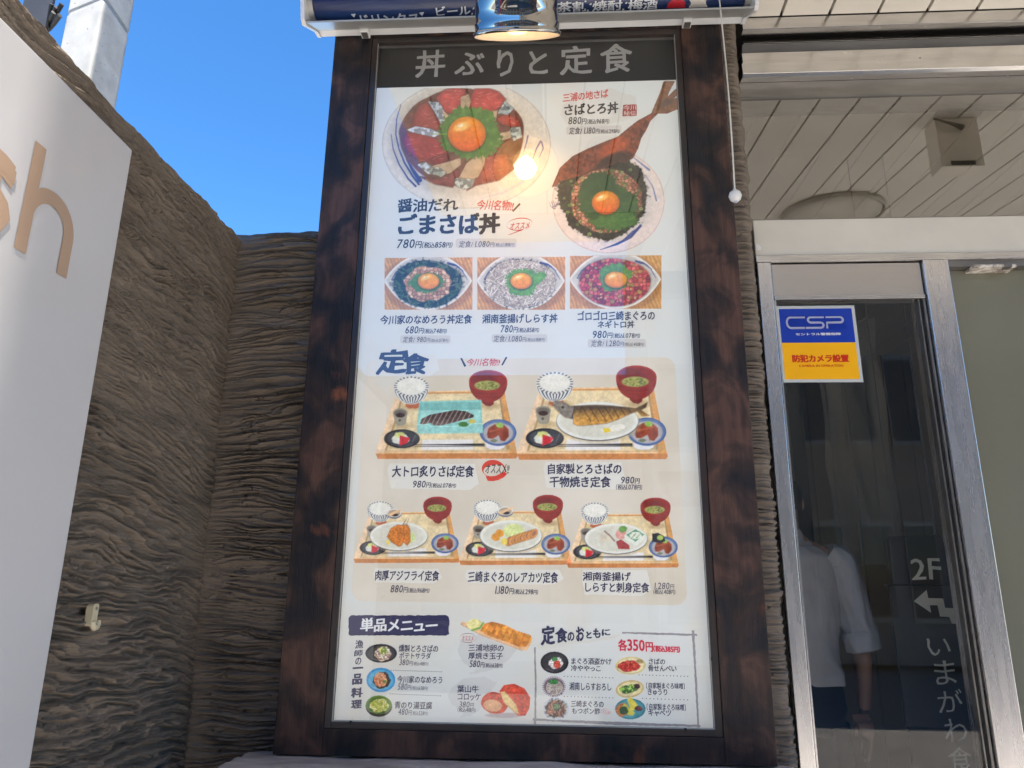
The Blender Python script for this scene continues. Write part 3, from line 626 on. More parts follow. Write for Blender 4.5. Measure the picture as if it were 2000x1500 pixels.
# ------------------------------------------------------------------ printed dish pictures, painted sample by sample into vertex colours
def print_mat():
    m, n, l, p = nodes_of('printed photograph'); a = n.new('ShaderNodeAttribute'); a.attribute_name = 'print'
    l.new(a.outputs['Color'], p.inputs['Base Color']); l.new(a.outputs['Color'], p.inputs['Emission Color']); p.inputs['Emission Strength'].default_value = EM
    p.inputs['Roughness'].default_value = 0.5; return m
M_print = print_mat()
A3 = lambda c: np.array(c, float)
class Pic:
    def __init__(s, x0, y0, x1, y1, step=1.25):
        s.X, s.Y = np.meshgrid(np.arange(x0, x1 + step, step), np.arange(y0, y1 + step, step))
        s.C = np.zeros(s.X.shape + (3,)) + 220; s.A = np.zeros(s.X.shape)
    def fill(s, d, col, soft=1.2, op=1.0, cover=True):
        """d: signed distance, + inside"""
        m = np.clip(d / soft + 0.5, 0, 1) * op
        col = np.asarray(col, float)
        s.C = s.C * (1 - m[..., None]) + (col if col.ndim == 3 else col[None, None, :]) * m[..., None]
        if cover: s.A = np.maximum(s.A, m)
        return m
    def ell(s, cx, cy, rx, ry, rot=0.0):
        c, t = math.cos(rot), math.sin(rot); x, y = s.X - cx, s.Y - cy; u, v = (x * c + y * t) / rx, (-x * t + y * c) / ry
        return (1 - np.hypot(u, v)) * min(rx, ry)
    def blob(s, cx, cy, rx, ry, rot=0.0, amp=0.12, k=7, seed=1, ser=0.0, sk=30):
        c, t = math.cos(rot), math.sin(rot); x, y = s.X - cx, s.Y - cy; u, v = (x * c + y * t) / rx, (-x * t + y * c) / ry
        th = np.arctan2(v, u); r = 1 + amp * (fbm(np.cos(th) * k + 50, np.sin(th) * k + 50, 3.0, seed, 3) - 0.5) * 2
        if ser: r = r + ser * (np.abs(((th * sk / 6.283) % 1) - 0.5) * 2 - 0.5)
        return (r - np.hypot(u, v)) * min(rx, ry)
    def poly(s, pts):
        X, Y = s.X, s.Y; ins = np.zeros(X.shape, bool); dm = np.full(X.shape, 1e9); n = len(pts)
        for i in range(n):
            x1, y1 = pts[i]; x2, y2 = pts[(i + 1) % n]; ex, ey = x2 - x1, y2 - y1; L = ex * ex + ey * ey + 1e-9
            t = np.clip(((X - x1) * ex + (Y - y1) * ey) / L, 0, 1); dm = np.minimum(dm, np.hypot(X - x1 - t * ex, Y - y1 - t * ey))
            c = (y1 > Y) != (y2 > Y); xi = (x2 - x1) * (Y - y1) / (y2 - y1 + 1e-12) + x1; ins ^= c & (X < xi)
        return np.where(ins, dm, -dm)
    def line(s, pts, w0, w1=None):
        """stroke tapering from w0 to w1"""
        w1 = w0 if w1 is None else w1; best = np.full(s.X.shape, -1e9); n = len(pts) - 1
        for i in range(n):
            x1, y1 = pts[i]; x2, y2 = pts[i + 1]; ex, ey = x2 - x1, y2 - y1; L = ex * ex + ey * ey + 1e-9
            t = np.clip(((s.X - x1) * ex + (s.Y - y1) * ey) / L, 0, 1); w = w0 + (w1 - w0) * (i + t) / n
            best = np.maximum(best, w / 2 - np.hypot(s.X - x1 - t * ex, s.Y - y1 - t * ey))
        return best
    def nz(s, sc, seed=0, o=3): return fbm(s.X, s.Y, sc, seed, o)
    def tint(s, base, var, sc, seed=0):
        return A3(base)[None, None] + (s.nz(sc, seed)[..., None] - 0.5) * 2 * A3(var)[None, None]
    def chunks(s, d, pal, sc, seed=1, edge=0.5, soft=1.2):
        f1, df, r = cells(s.X + 3 * s.nz(9, seed), s.Y, sc, seed); pal = np.array(pal, float)
        c = pal[(r * len(pal)).astype(int) % len(pal)] * (0.86 + 0.35 * s.nz(sc * 0.5, seed + 2))[..., None]
        c = c * (1 - edge * np.clip(1 - df * 4.0, 0, 1))[..., None] + 34 * np.clip(0.32 - f1, 0, 1)[..., None] * 2
        return s.fill(d, c, soft)
    def strands(s, d, pal, n, ln, w, seed=1):
        q = random.Random(seed); ys, xs = np.where(d > 0)
        if not len(ys): return
        st = s.X[0, 1] - s.X[0, 0]
        for k in range(n):
            i = q.randrange(len(ys)); cx, cy = s.X[ys[i], xs[i]], s.Y[ys[i], xs[i]]; a = q.uniform(0, 3.14); l_ = ln * q.uniform(0.6, 1.2)
            x1, y1, x2, y2 = cx - l_ / 2 * math.cos(a), cy - l_ / 2 * math.sin(a), cx + l_ / 2 * math.cos(a), cy + l_ / 2 * math.sin(a)
            R = int(l_ / st / 2) + 3; sl = (slice(max(0, ys[i] - R), ys[i] + R), slice(max(0, xs[i] - R), xs[i] + R))
            ex, ey = x2 - x1, y2 - y1; L = ex * ex + ey * ey + 1e-9; Xs, Ys = s.X[sl], s.Y[sl]
            t = np.clip(((Xs - x1) * ex + (Ys - y1) * ey) / L, 0, 1); dd = w / 2 - np.hypot(Xs - x1 - t * ex, Ys - y1 - t * ey)
            m = (np.clip(dd / 0.8 + 0.5, 0, 1) * (d[sl] > -1))[..., None]; sh = (np.clip((dd + 0.9) / 0.9, 0, 1) * 0.28)[..., None]
            s.C[sl] = s.C[sl] * (1 - sh * (1 - m)); s.C[sl] = s.C[sl] * (1 - m) + A3(q.choice(pal)) * m
    def done(s, name='dish_picture', lift=0.002, lab=None):
        P = on_arr(s.X, s.Y, 0.0); P = P.copy(); P[..., 1] = -lift * 0.35
        # soften the outline into the paper colour, drop what is empty
        g_ = 0.17 * (fbm(s.X, s.Y, 7, 71, 3) - 0.5) + 0.12 * (fbm(s.X, s.Y, 2.4, 72, 2) - 0.5); sat = s.C.max(-1) - s.C.min(-1); g_ = g_ * np.clip(0.35 + sat / 70, 0.35, 1.1)
        gr = s.C.mean(-1, keepdims=True); C = np.clip((s.C * 0.91 + gr * 0.09) * (1 + g_[..., None]), 0, 255); A = np.clip(s.A, 0, 1)
        k = (A[:-1, :-1] + A[1:, :-1] + A[:-1, 1:] + A[1:, 1:]) / 4 > 0.42
        o, used = grid_obj(name, P[::-1], M_print, sheet, False, k[::-1])
        at = o.data.color_attributes.new('print', 'FLOAT_COLOR', 'POINT')
        c = lin(C[::-1].reshape(-1, 3)[used]); at.data.foreach_set('color', np.concatenate([c, np.ones((len(c), 1))], 1).astype(np.float32).ravel())
        if lab: o['label'] = lab
        return o

def egg(p, cx, cy, rx, ry, top=(238, 150, 24), low=(232, 92, 22)):
    p.fill(p.ell(cx, cy + 1.5, rx + 2, ry + 2), (60, 60, 20), 3, 0.55)
    d = p.ell(cx, cy, rx, ry); t = np.clip((p.Y - cy) / ry * 0.5 + 0.5, 0, 1)[..., None]
    c = A3(top) * (1 - t) + A3(low) * t; e = np.clip(d / (0.28 * ry), 0, 1)[..., None]
    p.fill(d, c * (0.84 + 0.16 * e))
    p.fill(p.ell(cx - rx * 0.28, cy - ry * 0.42, rx * 0.42, ry * 0.24, -0.35), (250, 214, 130), ry * 0.14, 0.75)
    p.fill(p.ell(cx - rx * 0.34, cy - ry * 0.48, rx * 0.15, ry * 0.09, -0.3), (255, 246, 222), 1.5, 0.7)
def leaf(p, cx, cy, rx, ry, rot=0.0, seed=1, dark=(52, 92, 34), lite=(110, 158, 62)):
    d = p.blob(cx, cy, rx, ry, rot, 0.26, 5, seed, 0.10, 29 + seed) + (p.nz(3.2, seed + 6, 2) - 0.5) * min(9, 0.36 * min(rx, ry))
    p.fill(d - 0 * d, (40, 52, 26), 3, 0.35)
    th = np.arctan2(p.Y - cy, p.X - cx); v = np.abs(((th * 11 / 6.283 + 0.4 * p.nz(16, seed)) % 1) - 0.5) * 2
    c = A3(dark) + (A3(lite) - A3(dark)) * np.clip(0.25 + 0.75 * p.nz(7, seed + 3)[..., None] * (0.5 + 0.7 * v[..., None] ** 3), 0, 1)
    p.fill(d, c)
    for k in range(9):
        a = rot + k * 0.7 + 0.3; p.fill(p.line([(cx, cy), (cx + rx * 0.85 * math.cos(a), cy + ry * 0.85 * math.sin(a))], 1.4, 0.4), lite, 1, 0.5)
def swirl(p, pts, w=4.0, n=3, gap=5, c=(46, 56, 128), op=0.9):
    for k in range(n):
        q = [(x + gap * k * 0.7, y + gap * k * 0.35) for x, y in pts[: max(2, len(pts) - k)]]
        p.fill(p.line(q, w * (1 - 0.2 * k), 0.8), c, 1.2, op)

# --- large bowl at top left, cut by the heading band
p = Pic(744, 172.5, 1080, 410)
p.fill(p.ell(911, 282, 165, 126), p.tint((214, 208, 196), (9, 9, 9), 60, 1), 1.6)
p.fill(p.ell(911, 282, 165, 126) * 1.0, (150, 145, 138), 1.5, 0.0)
p.fill(-np.abs(p.ell(911, 282, 164, 125)) + 0.6, (168, 164, 156), 1.2, 0.8)
t = np.clip((p.X - 760) / 300, 0, 1)[..., None]
p.fill(p.ell(906, 276, 146, 108), A3((186, 178, 166)) * (1 - t) + A3((216, 208, 192)) * t, 14)
for q, w in [([(783, 205), (775, 232), (773, 262), (779, 290), (790, 318), (806, 344), (818, 360)], 4.5), ([(764, 262), (768, 292), (780, 322), (797, 349), (812, 364)], 4), ([(788, 290), (795, 312), (806, 332), (820, 352)], 9)]:
    p.fill(p.line(q, 1.2, w), (44, 48, 112), 1.2, 0.9)
p.fill(p.line([(784, 262), (780, 288), (790, 312)], 5, 1), (150, 152, 178), 1.5, 0.7)
for q in [[(1056, 276), (1048, 290), (1040, 312)], [(1058, 278), (1061, 290), (1054, 306)], [(1031, 266), (1028, 280), (1023, 296)]]: p.fill(p.line(q, 3.5, 1), (92, 84, 140), 1.3, 0.85)
p.fill(p.line([(940, 388), (985, 376), (1020, 356), (1040, 330)], 1, 7), (176, 172, 196), 2.5, 0.55)
base = p.blob(903, 268, 122, 94, 0, 0.05, 5, 4); p.fill(base, p.tint((112, 66, 52), (30, 20, 18), 14, 3), 2)
def slab(pts, c, var=(24, 14, 14), sc=12, hl=(226, 150, 140), seed=1, nh=7):
    d = p.poly(pts); p.fill(d + 1.6, (70, 40, 34), 2, 0.5); e = np.clip(d / 9, 0, 1)[..., None]
    p.fill(d, p.tint(c, var, sc, seed) * (0.82 + 0.18 * e)); q = random.Random(seed)
    x0, x1 = min(a for a, _ in pts), max(a for a, _ in pts); y0, y1 = min(a for _, a in pts), max(a for _, a in pts)
    for k in range(nh):
        x, y = q.uniform(x0 + 8, x1 - 8), q.uniform(y0 + 5, y1 - 5); s_ = p.line([(x, y), (x + q.uniform(4, 13), y + q.uniform(-4, 4))], 1.6, 0.5); p.fill(np.minimum(s_, d), hl, 1, 0.6, False)
def skin(pts, seed=1, c=(150, 160, 168)):
    d = p.poly(pts); f1, df, r = cells(p.X, p.Y, 6, seed); cc = p.tint(c, (40, 40, 42), 7, seed) * (0.8 + 0.4 * (r > 0.5))[..., None]
    p.fill(d + 1.2, (80, 70, 60), 2, 0.4); p.fill(d, cc)
def flesh(pts, seed=1):
    d = p.poly(pts); w = np.sin(p.X * 1.1 + 5 * p.nz(12, seed)) * np.sin(p.Y * 1.25 + 5 * p.nz(11, seed + 4)); p.fill(d, p.tint((206, 176, 138), (20, 18, 16), 9, seed) * (0.90 + 0.13 * w)[..., None])
slab([(803, 248), (808, 222), (820, 206), (838, 198), (846, 215), (862, 243), (860, 256), (835, 254)], (158, 62, 52), seed=2)
slab([(852, 190), (868, 176), (890, 170), (910, 176), (908, 188), (898, 205), (886, 222), (872, 220), (858, 205)], (196, 70, 62), seed=3, nh=16)
slab([(920, 186), (928, 174), (952, 172), (975, 180), (988, 194), (982, 204), (962, 220), (945, 222), (918, 214)], (192, 68, 60), seed=4, nh=18)
slab([(970, 232), (990, 222), (1008, 230), (1018, 246), (1002, 248), (980, 244)], (178, 66, 48), seed=5, nh=4)
slab([(786, 276), (794, 258), (830, 262), (862, 276), (876, 300), (872, 312), (850, 322), (820, 314), (798, 300)], (160, 48, 48), seed=6, nh=12)
slab([(838, 312), (868, 300), (878, 310), (868, 318), (850, 324)], (150, 46, 44), seed=7, nh=3)
slab([(820, 345), (860, 350), (895, 330), (898, 345), (884, 366), (850, 360)], (142, 66, 60), seed=8)
slab([(928, 352), (950, 305), (990, 300), (1004, 330), (975, 352), (930, 362), (912, 372)], (158, 74, 54), (30, 20, 14), 9, (220, 150, 110), seed=9, nh=14)
skin([(836, 198), (858, 200), (868, 218), (872, 232), (862, 243), (848, 218)], 2); skin([(794, 254), (812, 247), (842, 252), (862, 262), (848, 268), (806, 259)], 3, (168, 178, 192))
skin([(815, 322), (832, 316), (846, 328), (856, 342), (836, 340)], 4); skin([(972, 222), (985, 198), (1004, 212), (992, 225)], 5, (130, 140, 140)); skin([(998, 250), (1016, 248), (1020, 268), (1004, 276), (992, 262)], 6, (140, 148, 140))
flesh([(846, 324), (880, 315), (900, 308), (900, 322), (880, 338), (858, 343), (842, 334)], 7); skin([(836, 330), (856, 326), (872, 338), (862, 346), (840, 338)], 8, (140, 144, 132))
flesh([(912, 318), (935, 302), (949, 302), (946, 322), (934, 346), (918, 352), (895, 350)], 9); skin([(889, 348), (928, 350), (922, 366), (906, 370), (888, 362)], 9, (150, 156, 148))
flesh([(900, 190), (916, 184), (920, 200), (912, 222), (900, 224)], 11); flesh([(940, 220), (972, 216), (968, 236), (955, 238)], 12); flesh([(972, 262), (996, 256), (998, 270), (974, 276)], 13); flesh([(864, 214), (876, 226), (868, 244)], 14)
leaf(p, 918, 262, 64, 50, 0.1, 3); 
p.fill(p.line([(846, 262), (880, 262)], 2.4, 1.2), (150, 180, 84), 1, 0.8)
egg(p, 912, 262, 37, 34)
p.done(lab='printed picture of a bowl with red mackerel sashimi, green leaf and egg yolk')

# --- second bowl with the grilled fish tail, at top right
p = Pic(1066, 158.5, 1326, 500)
bl = p.ell(1188, 393, 110, 102); t = np.clip((p.Y - 300) / 190, 0, 1)[..., None]
p.fill(bl, A3((222, 208, 198)) * (1 - t) + A3((226, 208, 200)) * t, 1.6); p.fill(-np.abs(bl - 1) + 0.6, (190, 150, 138), 1.3, 0.8)
p.fill(p.ell(1184, 388, 92, 84), (205, 196, 190), 10, 0.8)
for q, w in [([(1230, 302), (1250, 318), (1268, 332)], 4), ([(1262, 345), (1275, 365), (1282, 392)], 3)]: p.fill(p.line(q, 1, w), (70, 92, 160), 1.6, 0.8)
for k in range(4): p.fill(p.line([(1172 + 6 * k, 488 - 2 * k), (1205 + 4 * k, 478 - 3 * k), (1232 + k, 464 - 4 * k), (1251 - 2 * k, 441 + 2 * k)], 1.0, 5 - k), (40, 58, 132), 1.2, 0.9)
for k in range(4): p.fill(p.line([(1070 + 5 * k, 388 + 2 * k), (1076 + 4 * k, 404 - k), (1084 + 2 * k, 408 - 4 * k)], 1.0, 2.6), (84, 84, 110), 1.2, 0.8)
nori = p.blob(1178, 382, 88, 84, 0, 0.09, 9, 5, 0.03, 60); p.fill(nori, p.tint((44, 42, 32), (22, 20, 16), 6, 2), 2)
p.strands(nori, [(30, 28, 24), (64, 58, 44), (22, 22, 20), (58, 70, 40)], 500, 16, 2, 4)
meat = p.blob(1184, 392, 70, 65, 0, 0.1, 6, 6)
p.chunks(meat, [(172, 104, 78), (150, 82, 60), (196, 132, 100), (126, 74, 52), (88, 96, 50), (168, 120, 92)], 6.5, 8, 0.45, 2)
q = random.Random(3)
for k in range(34):
    a = q.uniform(0, 6.28); rr = q.uniform(48, 80); cx, cy = 1182 + rr * math.cos(a), 390 + rr * 0.93 * math.sin(a); s_ = q.uniform(2.2, 4.2); p.fill(p.ell(cx, cy, s_, s_ * 0.8), q.choice([(116, 146, 62), (160, 178, 104), (88, 124, 50)]), 1, 0.9); p.fill(p.ell(cx, cy, s_ * 0.45, s_ * 0.35), (70, 84, 44), 1, 0.7)
leaf(p, 1186, 402, 57, 48, 0.3, 5, (34, 64, 30), (66, 108, 46)); leaf(p, 1172, 362, 26, 34, 1.2, 9, (34, 62, 32), (60, 96, 44)); leaf(p, 1200, 432, 44, 18, 0.0, 12, (50, 92, 36), (96, 140, 60))
egg(p, 1183, 396, 27, 23)
fish = p.poly([(1078, 366), (1094, 328), (1118, 306), (1150, 290), (1184, 276), (1206, 268), (1228, 250), (1246, 236), (1272, 222), (1278, 208), (1290, 180), (1296, 160), (1318, 158), (1306, 180), (1302, 192), (1318, 176), (1326, 170), (1326, 182), (1312, 196), (1326, 190), (1326, 212), (1302, 222), (1284, 222), (1270, 236), (1262, 254), (1252, 270), (1246, 290), (1236, 308), (1220, 318), (1206, 316), (1186, 326), (1156, 334), (1122, 348), (1100, 352)])
f1, df, r = cells(p.X, p.Y, 5, 4); g = p.nz(16, 4)[..., None]
p.fill(fish + 1, (60, 34, 26), 2, 0.7); p.fill(fish, (A3((92, 50, 36)) * (1 - g) + A3((150, 66, 38)) * g) * (0.75 + 0.5 * r[..., None]) + 60 * np.clip(0.2 - f1, 0, 1)[..., None])
p.fill(np.minimum(fish, p.blob(1198, 290, 34, 14, -0.5, 0.3, 5, 3)), p.tint((196, 84, 40), (40, 26, 16), 6, 5), 8, 0.75); p.fill(np.minimum(fish, p.ell(1196, 322, 40, 20, -0.5)), (52, 38, 30), 6, 0.8)
p.fill(np.minimum(fish, p.poly([(1272, 222), (1296, 160), (1322, 158), (1326, 212), (1290, 222)])), p.tint((134, 92, 66), (30, 24, 20), 5, 7), 3, 0.9)
p.fill(p.ell(1301, 201, 16, 7, -0.4), (78, 66, 60), 5, 0.7, False)
for k in range(9): x_ = 1286 + 4 * k; p.fill(np.minimum(fish, p.line([(1284, 216), (x_, 160 + k * 3)], 0.9)), (110, 70, 50), 0.8, 0.5)
p.done(lab='printed picture of a bowl of chopped mackerel with a grilled fish tail laid across it')

# --- three wooden-table bowls in a row
WOOD = (224, 162, 88)
def rice_photo(x0, y0, x1, y1, sl, kind, lab):
    p = Pic(x0, y0 - 3, x1, y1 + 2, 1.15); w, h = x1 - x0, y1 - y0
    rect = np.minimum(np.minimum(p.X - x0, x1 - p.X), np.minimum(p.Y - y0 - sl * (p.X - x0) / w, y1 - p.Y + 0.0 * p.X))
    g = (np.sin((p.X - 0.35 * p.Y) * 0.9 + 6 * p.nz(30, 2)) * 0.5 + 0.5)[..., None]
    wood = A3(WOOD) * (1 - 0.16 * g) + (p.nz(5, 8)[..., None] - 0.5) * 22
    cx, cy = (x0 + x1) / 2 - 1, y0 + h * 0.47
    R = lambda d: np.minimum(d, rect)
    p.fill(rect, wood, 0.6)
    p.fill(R(p.ell(cx, cy + 4, w * 0.515, h * 0.575)), (150, 100, 60), 5, 0.5)
    lens = np.minimum(p.ell(cx, cy + h * 0.26, w * 0.62, h * 0.82), p.ell(cx, cy - h * 0.30, w * 0.66, h * 0.88))
    lens = np.minimum(np.minimum(p.ell(cx, cy + h * 0.62, w * 0.60, h * 1.18), p.ell(cx, cy - h * 0.72, w * 0.60, h * 1.26)), p.ell(cx, cy, w * 0.50, h * 0.60) * 1.2)
    p.fill(R(lens), (226, 224, 216)); p.fill(R(lens - 4), p.tint((188, 184, 176), (14, 14, 14), 30, 3), 4)
    p.fill(R(lens - 4) - 200 * (p.Y < cy - 0.1 * h), (214, 210, 202), 6, 0.5)
    swirl(p, [(x1 - w * .28, y0 + h * .10), (x1 - w * .20, y0 + h * .13), (x1 - w * .12, y0 + h * .24), (x1 - w * .06, y0 + h * .42)], 4, 4, 4)
    swirl(p, [(x0 + w * .22, y0 + h * .16), (x0 + w * .13, y0 + h * .28), (x0 + w * .08, y0 + h * .42), (x0 + w * .14, y0 + h * .46)], 3.2, 3, 3.5, (50, 56, 100))
    food = np.minimum(p.blob(cx, cy + 3, w * 0.39, h * 0.45, 0, 0.05, 5, 7), rect); p.fill(food + 1, (90, 84, 76), 4, 0.5)
    if kind == 0:
        p.fill(food, p.tint((40, 52, 42), (22, 28, 20), 7, 3)); p.strands(food, [(34, 48, 38), (70, 96, 60), (26, 36, 32), (96, 110, 84), (52, 84, 44)], 260, 15, 3.2, 3)
        ringm = np.minimum(p.blob(cx - 1, cy + 2, w * .27, h * .33, 0, 0.16, 7, 3), food); p.chunks(ringm, [(204, 158, 122), (186, 134, 98), (220, 180, 146), (168, 118, 84)], 8, 5, 0.35, 2)
        leaf(p, cx, cy, w * 0.19, h * 0.21, 0, 8, (58, 110, 44), (104, 160, 70))
    elif kind == 1:
        p.fill(food, p.tint((196, 182, 166), (20, 20, 20), 6, 3)); p.strands(food, [(226, 216, 204), (206, 194, 180), (182, 166, 150), (238, 230, 222), (160, 146, 132)], 950, 11, 1.9, 9)
        leaf(p, cx + 4, cy, w * 0.20, h * 0.27, -0.3, 6, (70, 134, 46), (128, 186, 76)); leaf(p, cx + 36, cy - 8, 16, 9, -0.7, 3, (70, 134, 46), (128, 186, 76))
    else:
        p.chunks(food, [(176, 48, 56), (196, 66, 70), (150, 40, 50), (206, 92, 84), (132, 40, 48), (188, 84, 60), (170, 120, 60)], 8, 6, 0.4, 2)
        q = random.Random(5)
        for k in range(46):
            a = q.uniform(0, 6.28); r_ = q.uniform(.3, 1); px, py = cx + w * .36 * r_ * math.cos(a), cy + h * .42 * r_ * math.sin(a); p.fill(R(p.ell(px, py, q.uniform(1.2, 3), q.uniform(1, 2.2))), q.choice([(130, 176, 74), (96, 140, 60), (216, 190, 120), (226, 150, 130)]), 1, 0.85)
        leaf(p, cx, cy - 6, w * 0.17, h * 0.26, 0.2, 4, (64, 118, 44), (120, 172, 70)); leaf(p, cx + 20, cy - 12, 13, 10, -0.6, 3, (64, 118, 44), (120, 172, 70))
    egg(p, cx + 1, cy - 2, w * 0.123, h * 0.155, (250, 176, 30), (242, 138, 14))
    p.A = np.where(rect > -0.6, 1, 0); p.done(lab=lab)
rice_photo(751, 504, 923, 605, -1, 0, 'printed picture of a rice bowl with seaweed, minced fish and egg yolk')
rice_photo(932, 503, 1104, 605, -1, 1, 'printed picture of a rice bowl of tiny whitebait and egg yolk')
rice_photo(1113, 500, 1292, 603, -1, 2, 'printed picture of a rice bowl of red chopped tuna and egg yolk')

# --- five set-meal trays
def tray(ox, oy, s, kind, lab):
    """local units: the first tray as surveyed, 277 x 174"""
    p = Pic(ox - 2, oy - 4, ox + 279 * s, oy + 176 * s, 1.2)
    p.X0, p.Y0 = p.X, p.Y; p.X, p.Y = (p.X - ox) / s + 733, (p.Y - oy) / s + 723      # paint in the first tray's survey units
    T = 1.2
    p.fill(p.poly([(733, 885), (1010, 883), (1012, 890), (1008, 896), (738, 897)]), p.tint((206, 132, 70), (16, 12, 8), 26, 2), T)
    p.fill(p.poly([(733, 886), (776, 764), (985, 762), (1010, 885)]), p.tint((236, 196, 144), (10, 9, 8), 30, 3), T)
    p.fill(p.poly([(733, 886), (776, 764), (785, 764), (757, 880)]), (240, 208, 168), T); p.fill(p.poly([(976, 764), (985, 762), (1010, 885), (994, 885)]), p.tint((222, 160, 88), (14, 12, 8), 14, 4), T)
    p.fill(p.poly([(776, 767), (984, 765), (984, 770), (778, 772)]), (216, 152, 84), T); p.fill(p.poly([(752, 880), (784, 770), (977, 768), (992, 880)]), p.tint((232, 212, 166), (8, 8, 8), 30, 5), T)
    p.fill(p.poly([(784, 770), (777, 800), (752, 880), (756, 880), (781, 800), (788, 772)]), (176, 126, 74), T, 0.7); p.fill(p.poly([(974, 770), (977, 768), (994, 876), (990, 880)]), (150, 104, 60), T, 0.7)
    p.fill(p.line([(752, 881), (992, 881)], 1.3), (196, 160, 112), T, 0.6)
    for (x, y, rx, ry) in ((805, 792, 24, 7), (954, 791, 24, 7), (783, 830, 18, 6), (787, 868, 30, 8), (972, 872, 28, 7)): p.fill(p.ell(x + 3, y + 2, rx, ry), (178, 150, 104), 6, 0.6)
    # striped rice bowl
    p.fill(p.poly([(793, 786), (819, 786), (820, 795), (812, 798), (799, 798), (792, 794)]), (190, 98, 56), T)
    body = np.minimum(p.ell(803.5, 757, 34, 33), p.Y - 752); p.fill(body, (226, 228, 226), T)
    ang = (p.X - 803.5) / np.maximum(6, 34 * np.sqrt(np.clip(1 - ((p.Y - 757) / 33) ** 2, 0.02, 1))); st = np.abs(((ang * 4.6) % 1) - 0.5) * 2
    p.fill(np.minimum(body - 1, (0.46 - st) * 4) - 100 * (p.Y < 762), (58, 68, 84), T, 0.95)
    p.fill(p.ell(803.5, 755, 34, 20), (226, 226, 220), T)
    th = np.arctan2((p.Y - 755) / 20, (p.X - 803.5) / 34); dots = np.abs(((th * 26 / 6.283) % 1) - 0.5) * 2; e_ = p.ell(803.5, 755, 34, 20); p.fill(np.minimum(1.5 - np.abs(e_ - 1.6), (0.45 - dots) * 3), (70, 74, 88), T, 0.9)
    rc_ = p.blob(803.5, 753.5, 27, 15, 0, 0.05, 5, 4); p.fill(rc_, p.tint((238, 238, 230), (12, 12, 14), 4, 6), T); f1, df, r = cells(p.X, p.Y, 2.6, 3); p.fill(np.minimum(rc_, (0.4 - df) * 2), (214, 212, 200), T, 0.35)
    # red soup bowl
    p.fill(p.poly([(943, 776), (966, 776), (964, 790), (957, 794), (948, 792), (941, 786)]), (132, 40, 32), T)
    body = np.minimum(p.ell(953.5, 748, 37.5, 38), p.Y - 744); p.fill(body, p.tint((150, 46, 36), (10, 6, 6), 20, 4), T)
    for yy_ in (764, 770, 776): p.fill(np.minimum(body, 0.7 - np.abs(p.Y - yy_ - 0.004 * (p.X - 953) ** 2 * -1)), (112, 32, 28), T, 0.5)
    p.fill(p.ell(953.5, 744, 37.5, 21.5), (176, 56, 44), T); p.fill(p.ell(953.5, 745, 35, 19.5), (150, 44, 38), 2); p.fill(p.ell(945, 740, 22, 12), (112, 36, 34), 8, 0.6)
    so_ = p.ell(951.5, 753, 25, 9.5); p.fill(so_, p.tint((160, 160, 84), (16, 16, 14), 5, 3), T); q = random.Random(2)
    for k in range(40): p.fill(np.minimum(p.ell(q.uniform(932, 972), q.uniform(746, 760), 1.8, 1.1), so_ - 1), q.choice([(96, 122, 48), (84, 104, 40), (190, 190, 110)]), T, 0.8)
    # sauce cup
    p.fill(p.poly([(768, 806), (796, 806), (793, 827), (788, 831), (776, 831), (771, 826)]), p.tint((158, 152, 134), (12, 12, 12), 8, 3), T); p.fill(p.ell(782, 806, 14, 8.5), (148, 144, 130), T); p.fill(p.ell(782, 807, 11.5, 6.5), (112, 106, 96), T); p.fill(p.ell(782, 811, 9, 4.5), (66, 42, 36), T); p.fill(p.ell(781, 821, 2.5, 2.5), (70, 64, 60), T, 0.8)
    # black pickles dish
    d = np.minimum(p.ell(785, 845, 38, 30), p.ell(785, 869, 38, 30)) ; p.fill(p.ell(785, 857, 35, 18.5), (36, 36, 40), T); p.fill(p.ell(787, 856, 31, 14.5), p.tint((66, 66, 72), (18, 18, 18), 9, 4), T); p.fill(p.line([(764, 868), (786, 873), (806, 868)], 1.4), (130, 130, 136), T, 0.6); p.fill(p.line([(812, 850), (806, 862)], 2.2), (140, 140, 146), 2, 0.5)
    p.fill(p.blob(782, 858, 18, 10, 0, 0.2, 5, 3), p.tint((222, 226, 214), (18, 18, 18), 5, 4), T); p.fill(p.blob(781, 850, 10, 6, 0, 0.3, 6, 5), p.tint((214, 220, 130), (20, 20, 20), 4, 4), T); p.fill(p.poly([(781, 850), (801, 856), (795, 866), (780, 871)]), p.tint((214, 42, 54), (22, 16, 16), 6, 4), T)
    # paper sleeve and chopsticks
    p.fill(p.poly([(825, 859), (924, 858), (925, 878), (824, 879)]), (232, 230, 228), T); p.fill(p.line([(806, 869), (945, 868)], 1.2, 3.4), (38, 36, 40), T); p.fill(p.line([(810, 872), (946, 871)], 1.0, 2.2), (60, 58, 62), T)
    # blue bowl of simmered radish
    p.fill(p.poly([(948, 862), (987, 862), (985, 874), (976, 878), (958, 878), (950, 874)]), (226, 228, 232), T)
    p.fill(p.ell(973, 845, 36, 26), (70, 98, 156), T); p.fill(p.ell(973, 844, 33, 23), (96, 124, 176), 2); p.fill(p.ell(973, 846, 29, 20.5), p.tint((178, 174, 178), (16, 14, 14), 10, 3), 2)
    rd = p.poly([(951, 849), (954, 836), (966, 829), (984, 830), (993, 838), (994, 852), (986, 862), (978, 860), (974, 850), (962, 857), (953, 856)]); p.fill(rd, p.tint((150, 62, 34), (34, 18, 12), 9, 4), 2); p.fill(np.minimum(rd, p.line([(957, 843), (984, 836)], 3)), (206, 112, 70), 3, 0.7)
